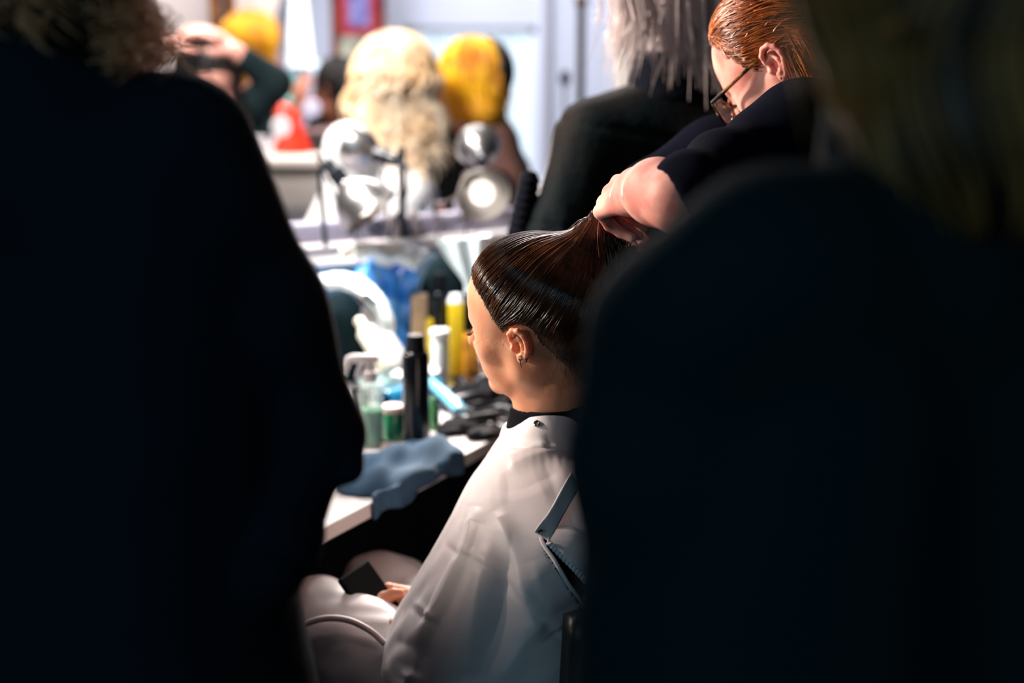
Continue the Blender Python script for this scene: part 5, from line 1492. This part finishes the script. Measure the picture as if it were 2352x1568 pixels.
def wjacket(p):
    d = smin(cap(p, nkW - sdW * .085 + A(0, 0, -.17), P(1345, 620, YW), .130, .15), cap(p, nkW + sdW * .10 + A(0, 0, -.17), P(1560, 640, YW), .130, .17), .08)
    d = smin(d, cap(p, nkW + A(0, 0, -.09), s1, .085, .080), .05); d = smin(d, cap(p, nkW + A(0, 0, -.09), s2, .085, .080), .05)
    for a, e, w in ((s1, e1, w1), (s2, e2, w2)): d = smin(d, chain(p, [a, e, w], [.078, .070, .052], .02), .02)
    d = smin(d, cap(p, pvW + A(-.04, 0, .05), pvW + A(.05, 0, .05), .185), .06)
    # channels of the padding
    z = p[:, 2]
    for zc in (P(1300, 272, YW)[2], P(1240, 500, YW)[2]):
        zz = z - zc + (p[:, 0] - P(1300, 272, YW)[0]) * .16
        d = d + .004 * np.exp(-(zz / .007) ** 2)
    lowz = P(1240, 500, YW)[2]
    d = d + np.where(z < lowz, .003, .0015) * np.sin(p[:, 0] * 120 + 10 * z) * np.exp(-np.abs(z - lowz) / .08)
    return smax(d + wrinkle(p, .005, 20, 33), .78 - z, .02)
lo = np.minimum.reduce([s1, e1, pvW, w1]) - .2; hi = np.maximum.reduce([s2, e2, nkW, w2, w1]) + .2; lo[2] = .76
WJ = sdfobj('padded_jacket', wjacket, lo, hi, .007, M_puff, WP)
sdfobj('collar', lambda p: smax(np.abs(cap(p, nkW + A(0, 0, -.05), nkW + A(.01, .01, .05), .088, .082)) - .012, np.abs(p[:, 2] - nkW[2] + .0) - .048, .012), *bounds(nkW, m=.15), .006, M_rib, WJ)
sdfobj('cuff', lambda p: smax(cap(p, P(1216, 415, YW - .10), P(1192, 545, YW - .12), .020, .024) + .0015 * np.sin(p[:, 2] * 400), -1 + 0 * p[:, 0], .01), *bounds(P(1216, 415, YW - .1), P(1192, 545, YW - .12), m=.05), .004, M_rib, WJ)
sdfobj('trousers', lambda p: smax(legs_sd(p, h1, h2, fW) - .014, .07 - p[:, 2], .01), *bounds(h1, h2, h1 * A(1, 1, 0), m=.14), .011, M_trouser, WP)
for h in (h1, h2): shoes(h, fW, WP)
M_silver = mat('hair_silver', (.92, .82, .80), .4, spec=.6, col2=(.66, .57, .57), cscale=9)
M_silvb = mat('hair_silver_base', (.50, .42, .42), .7)
def wcap(p):
    q = (p - WO) @ WR.T
    d = ell(q, A(-.008, 0, .045), (.112, .092, .100)); d = smin(d, cap(q, A(-.05, 0, 0), A(-.065, 0, -.09), .075, .06), .04)
    return smax(d, q[:, 0] - .06, .02)
fz = []
WH = sdfobj('hair', wcap, WO - .22, WO + .2, .006, M_silvb, WP)
cr = WO + WR.T @ A(-.02, 0, .145)
n = 2600; th_ = rng.uniform(0, 2 * pi, n); rr_ = rng.uniform(.02, .10, n)
sd = WO + np.stack([WR.T @ A(-.01 + r * cos(t), r * .85 * sin(t), .14 - r * r * 3) for t, r in zip(th_, rr_)])
sd = sd[(sd - WO) @ WR[0] < .05]; n = len(sd)
wo = rng.normal(size=(n, 3)) * A(.14, .14, .02)
ln = rng.uniform(.0095, .0125, n)
L = flow(sd, lambda p: np.minimum(wcap(p), wjacket(p) - .005), lambda p, t: ((p - cr) * A(1, 1, 0) * 3.2 * max(0, 1 - t * 2.4) + A(0, 0, -1) + wo * (t > .45) + .30 * np.stack([np.sin(p[:, 2] * 38 + p[:, 1] * 12), np.cos(p[:, 2] * 33 + p[:, 0] * 14), 0 * p[:, 0]], 1) * t), 29, ln, off=rng.uniform(.001, .014, n), hug=.25)
strands('hair_strands', L, rng.uniform(.0008, .0015, n), M_silver, WH)
ll = []
for k in range(420):
    o = rng.normal(size=3) * A(.022, .014, .012)
    x = rng.choice([1440, 1470, 1520, 1570, 1600, 1640, 1690], p=[.2, .2, .12, .12, .12, .12, .12]) 
    ll.append(crom([P(x + (1560 - x) * .45, -240, YW - .10) + o * .5, P(x - (10 if x < 1500 else 0), -60, YW - .125) + o * .8, P(x + 4, 40, YW - .11) + o, P(x + (-25 if x < 1500 else 10) + rng.normal() * 10, 118 + rng.normal() * 35 + (40 if x > 1550 else 0), YW - .095) + o], 20))
strands('long_locks', np.array(ll), .0011, M_silver, WH)
adopt(WP)
# ================================================================ PEOPLE IN THE FAR HALF OF THE ROOM
def bgperson(label, O, hf, nk, sL, sR_, arms, pv, fwd, top_m, bot_m, hairfn, extra=None, garment='top', infl=1.0, hemz=.85, face=True, h=.009, skin=None):
    """arms = [(shoulder, elbow, wrist, hand_dir, bare)]"""
    R = basis(hf); sd_ = nrm(np.cross(fwd, A(0, 0, 1)))
    a1, a2 = pv - sd_ * .09, pv + sd_ * .09
    t = thing('person', pv * A(1, 1, 0), label, 'person')
    def body(p):
        d = head_sd(p, O, R, ears=(1, -1), face=face)
        d = smin(d, cap(p, O + R.T @ A(-.02, 0, -.02), nk, .050, .055), .02)
        b = smin(cap(p, nk - sd_ * .07 + A(0, 0, -.13), a1, .08, .095), cap(p, nk + sd_ * .07 + A(0, 0, -.13), a2, .08, .095), .06)
        b = smin(b, cap(p, sL + (nk - sL) * .15 + A(0, 0, -.02), sR_ + (nk - sR_) * .15 + A(0, 0, -.02), .035), .04); d = smin(d, b, .04)
        for s, e, w, hd, hn, sdn, cu in arms:
            d = smin(d, chain(p, [s, e, w], [.042, .036, .027], .02), .02)
            d = smin(d, hand_sd(p, w, hd, hn, sdn, cu), .012)
        return smin(d, legs_sd(p, a1, a2, fwd), .04)
    pts = [O, nk, sL, sR_, pv, pv * A(1, 1, 0)] + [x for a in arms for x in a[1:3]]
    lo, hi = bounds(*pts, m=.2); lo[2] = .02
    sdfobj('body', body, lo, hi, h * .75, skin or M_skinp, t)
    def top(p):
        d = smin(cap(p, nk - sd_ * .08 + A(0, 0, -.15), pv - sd_ * .09, .10 * infl, .125 * infl), cap(p, nk + sd_ * .08 + A(0, 0, -.15), pv + sd_ * .09, .10 * infl, .125 * infl), .08)
        d = smin(d, cap(p, nk + A(0, 0, -.075), sL, .068, .062), .05); d = smin(d, cap(p, nk + A(0, 0, -.075), sR_, .068, .062), .05)
        for s, e, w, hd, hn, sdn, cu in arms:
            we = w + (e - w) * .22
            d = smin(d, chain(p, [s, e, we], [.060 * infl, .048 * infl, .036 * infl], .02), .02)
        d = d + wrinkle(p, .004, 26, 9)
        d = smax(d, -cap(p, nk + A(0, 0, -.01), O, .058), .008)
        return smax(d, hemz - p[:, 2], .01)
    lo2 = lo.copy(); lo2[2] = hemz - .03
    g = sdfobj(garment, top, lo2, hi, h, top_m, t)
    sdfobj('trousers', lambda p: smax(legs_sd(p, a1, a2, fwd) - .016, .07 - p[:, 2], .01), *bounds(a1, a2, a1 * A(1, 1, 0), m=.14), .013, bot_m, t)
    for hh in (a1, a2): shoes(hh, nrm(fwd), t)
    hairfn(t, O, R, top)
    if extra: extra(t, O, R, top, g)
    adopt(t); return t
def hairdo(m, mbase, rx=(.112, .092, .100), tails=(),  length=26, step=.011, n=900, r=.0015, curl=.2, fmax=.055, off=.010, wide=3.0, neck=True, freq=38, name='hair', cz=.045, spill=.12, front=.012):
    def f(t, O, R, top):
        def c(p):
            q = (p - O) @ R.T
            d = ell(q, A(-.008, 0, cz), rx)
            d = smax(smax(d, q[:, 0] - fmax, .02), .75 * q[:, 0] - .62 * q[:, 2] - front, .01)
            if neck: d = smin(d, cap(q, A(-.05, 0, 0), A(-.06, 0, -.08), .07, .058), .03)
            for v, ra, rb in tails: d = smin(d, cap(p, O + A(*v) * .3, O + A(*v), ra, rb) + .01 * snoise(p, 45, 6), .04)
            return d
        hb = sdfobj(name, c, O - .22, O + .22, .007, mbase, t)
        cr = O + R.T @ A(-.02, 0, .14)
        th_ = rng.uniform(0, 2 * pi, n); rr_ = rng.uniform(.01, .10, n)
        sd = O + np.stack([R.T @ A(-.01 + q * cos(a), q * .85 * sin(a), .14 - q * q * 3) for a, q in zip(th_, rr_)])
        sd = sd[(sd - O) @ R[0] < fmax - .005]; k = len(sd)
        wo = rng.normal(size=(k, 3)) * spill
        up = R[2]
        L = flow(sd, lambda p: np.minimum(c(p), top(p) - .004), lambda p, tt: ((p - cr) - up * ((p - cr) @ up)[:, None]) * wide * max(0, 1 - tt * 2.2) + (-up * max(0, 1 - tt * 2) + A(0, 0, -1) * min(1, tt * 2)) + wo * (tt > .4) + curl * np.stack([np.sin(p[:, 2] * freq + p[:, 1] * 12), np.cos(p[:, 2] * freq * .9 + p[:, 0] * 14), 0 * p[:, 0]], 1) * (.4 + tt), length, rng.uniform(step * .8, step * 1.1, k), off=rng.uniform(.001, off, k), hug=.25)
        qq = (L - O) @ R.T
        bad = ((qq[..., 0] > .045) & (qq[..., 2] < .045) & (np.abs(qq[..., 1]) < .055)).any(1)
        L = L[~bad]; k = len(L)
        strands('hair_strands', L, rng.uniform(r * .6, r * 1.3, k), m, hb)
        if len(tails) > 2:
            cu = []
            for v, ra, rb in tails:
                for _ in range(230):
                    dq = nrm(rng.normal(size=3)); s_ = O + A(*v) * rng.uniform(.1, .8) + dq * ra * 1.0; e_ = s_ + A(*v) * .5 + dq * .012 + A(0, 0, -.05)
                    tt = np.linspace(0, 1, 18)[:, None]; a1 = nrm(np.cross(e_ - s_, dq)); p0_ = rng.uniform(0, 6)
                    cu.append(s_ + (e_ - s_) * tt + .013 * (np.cos(tt * 9 + p0_) * a1 + np.sin(tt * 9 + p0_) * dq))
            strands('curls', np.array(cu), .0024, m, hb)
    return f
M_blond = mat('hair_blond', (.95, .82, .64), .5, col2=(.85, .58, .32), cscale=8)
M_blondb = mat('hair_blond_base', (.80, .58, .35), .7)
M_yel = mat('hair_yellow', (.98, .60, .01), .45, col2=(.75, .30, .005), cscale=10)
M_yelb = mat('hair_yellow_base', (.60, .26, .005), .7)
M_dk = mat('hair_black', (.010, .008, .008), .4)
M_dkb = mat('hair_black_base', (.008, .006, .006), .6)
M_wshirt = mat('white_shirt', (.84, .80, .78), .8)
M_dgreen = fabric(mat('black_green_top', (.008, .016, .018), .85))
M_brown = mat('brown_black_coat', (.022, .024, .022), .8)
M_rust = mat('rust_sleeve', (.14, .06, .045), .8)
M_jean = mat('dark_jeans', (.02, .03, .05), .85)

# blonde in white, leaning forward, seen from behind-right
Y = 4.1
O = P(905, 205, Y)
bgperson('person in a white shirt with big blond curls, beyond the ledge', O, A(.55, .75, -.35), P(868, 330, Y), P(800, 330, Y - .16), P(925, 340, Y + .14),
    [(P(800, 345, Y - .14), P(790, 500, Y - .12), P(880, 545, Y + .05), nrm(A(1, .3, -.1)), A(0, 0, 1), 1, (.3, .4, .3)),
     (P(925, 350, Y + .10), P(905, 430, Y + .02), P(945, 460, Y - .04), nrm(A(.8, -.2, -.35)), A(.3, -.4, .8), 1, (.35, .5, .4))],
    A(P(835, 700, Y)[0], Y + .02, .90), nrm(A(.7, .7, 0)), M_wshirt, M_jean,
    hairdo(M_blond, M_blondb, (.098, .086, .094), length=29, tails=(((-.045, -.05, -.14), .075, .075), ((.065, -.04, -.12), .07, .065), ((0.02, -.05, -.18), .07, .055)),  step=.0105, n=1500, r=.0020, curl=.55, fmax=.075, off=.030, wide=2.4, freq=55, spill=.30), garment='shirt', infl=1.15, skin=mat('skin_warm', (.80, .36, .20), .5, sss=.2, sssr=(1, .35, .2)))
# yellow hair with a black back section, dark coat
Y = 4.38
O = P(1088, 205, Y)
def yx(t, O, R, top, g):
    def c(p):
        q = (p - O) @ R.T; d = ell(q, A(-.015, -.004, .048), (.128, .120, .118)); return smax(smax(d, -q[:, 1] * -1 * 0 + (q @ A(0, 1, 0)) * 1.0 + .045, .01), -.045 - q[:, 2], .01)
    sdfobj('black_hair_section', c, O - .2, O + .2, .006, M_dkb, t)
    def slv(p): return smax(smin(cap(p, P(1120, 320, Y - .03), P(1148, 420, Y - .07), .088, .075), cap(p, P(1148, 420, Y - .07), P(1130, 520, Y - .08), .07, .06), .03), -1 + p[:, 0] * 0, .01)
    sdfobj('rust_panel', slv, *bounds(P(1120, 320, Y), P(1148, 520, Y), m=.14), .008, M_rust, g)
bgperson('person with a yellow bob, black at one side, wearing a dark brown coat', O, A(-.35, .9, -.25), P(1075, 300, Y), P(1005, 320, Y), P(1140, 320, Y),
    [(P(1010, 330, Y), P(1000, 460, Y), P(1030, 520, Y + .12), nrm(A(.5, .8, 0)), A(0, 0, 1), 1, (.3, .4, .3)),
     (P(1135, 330, Y), P(1150, 440, Y), P(1120, 520, Y + .10), nrm(A(-.5, .8, 0)), A(0, 0, 1), -1, (.3, .4, .3))],
    A(P(1070, 700, Y)[0], Y + .02, .90), nrm(A(-.3, 1, 0)), M_brown, M_trouser,
    hairdo(M_yel, M_yelb, (.105, .095, .098), (((-.10, -.02, -.085), .075, .045), ((.04, -.02, -.06), .075, .06)), 20, .0105, 1100, .0018, .25, .06, .016, 2.6), extra=yx, garment='coat', infl=1.2)
# dark haired person with both arms raised, hands on the head
Y = 4.3
O = P(478, 190, Y)
hl_, hr_ = P(395, 98, Y - .05), P(528, 118, Y - .03)
bgperson('dark haired person raising both arms, hands resting on the head', O, A(.35, -.85, -.35), P(455, 275, Y + .08), P(400, 275, Y + .02), P(560, 262, Y + .06),
    [(P(395, 270, Y + .04), P(300, 175, Y), P(388, 98, Y - .05), nrm(P(450, 74, Y - .07) - P(388, 98, Y - .05)), A(0, -.3, 1), 1, (.25, .35, .25)),
     (P(565, 262, Y + .04), P(632, 190, Y), P(546, 122, Y - .05), nrm(P(490, 78, Y - .05) - P(546, 122, Y - .05)), A(0, -.3, 1), -1, (.25, .35, .25))],
    A(P(490, 700, Y)[0], Y + .08, .88), nrm(A(.3, -1, 0)), M_dgreen, M_trouser,
    hairdo(M_dk, M_dkb, (.105, .088, .098), (), 26, .011, 900, .0016, .25, .11, .012, 2.6, front=.030), garment='sweater', skin=M_skinp)
# person with a yellow bob further back
Y = 5.6
O = P(582, 122, Y)
bgperson('person with a yellow bob and dark dress, behind the raised arms', O, A(.75, .45, -.1), P(575, 195, Y), P(530, 225, Y), P(612, 225, Y),
    [(P(532, 232, Y), P(520, 340, Y), P(540, 430, Y), A(0, .2, -1), A(-1, 0, 0), 1, (.3, .4, .3)), (P(610, 232, Y), P(618, 330, Y + .02), P(600, 420, Y), A(0, .2, -1), A(1, 0, 0), -1, (.3, .4, .3))],
    A(P(572, 500, Y)[0], Y, .88), nrm(A(.3, 1, 0)), M_dgreen, M_trouser,
    hairdo(mat('hair_mustard', (.80, .42, .015), .5, col2=(.60, .26, .01), cscale=10), M_yelb, (.118, .108, .105), (), 17, .0115, 800, .002, .12, .07, .012, 3.0), garment='dress', hemz=.5)
# dark haired person seated behind the basket
Y = 5.62
O = P(778, 215, Y)
bgperson('dark haired person facing left behind the wire basket, holding a white brush', O, A(-.8, .5, -.15), P(782, 285, Y + .05), P(750, 300, Y + .12), P(815, 300, Y - .02),
    [(P(752, 305, Y + .12), P(700, 330, Y + .12), P(694, 262, Y + .05), nrm(A(-.1, 0, 1)), A(-.5, -.8, 0), 1, (.4, .6, .4)), (P(815, 310, Y), P(800, 400, Y), P(770, 380, Y + .05), nrm(A(-1, 0, .2)), A(0, -.3, 1), 1, (.4, .5, .4))],
    A(P(800, 500, Y)[0], Y + .06, .86), nrm(A(-1, -.3, 0)), M_dgreen, M_trouser,
    hairdo(M_dk, M_dkb, (.100, .086, .095), (), 16, .010, 500, .0016, .1, .045, .006, 2.6), garment='top', skin=mat('skin_deep', (.42, .16, .10), .5, sss=.2, sssr=(1, .35, .2)))
a = P(716, 250, 5.5); b = P(690, 300, 5.5)
t = thing('hair_brush', b, 'pale lilac paddle brush held up by the person behind the basket', 'brush')
M_lil = mat('lilac_plastic', (.50, .50, .68), .4)
MB().lathe([(0, -.008), (.030, -.008), (.036, 0), (.030, .008), (0, .008)], a, (.1, -1, .1)).build('paddle', M_lil, t)
MB().tube(crom([a + (b - a) * .3, a + (b - a) * .7, b], 8), .010, 10).build('handle', M_lil, t)
adopt(t)
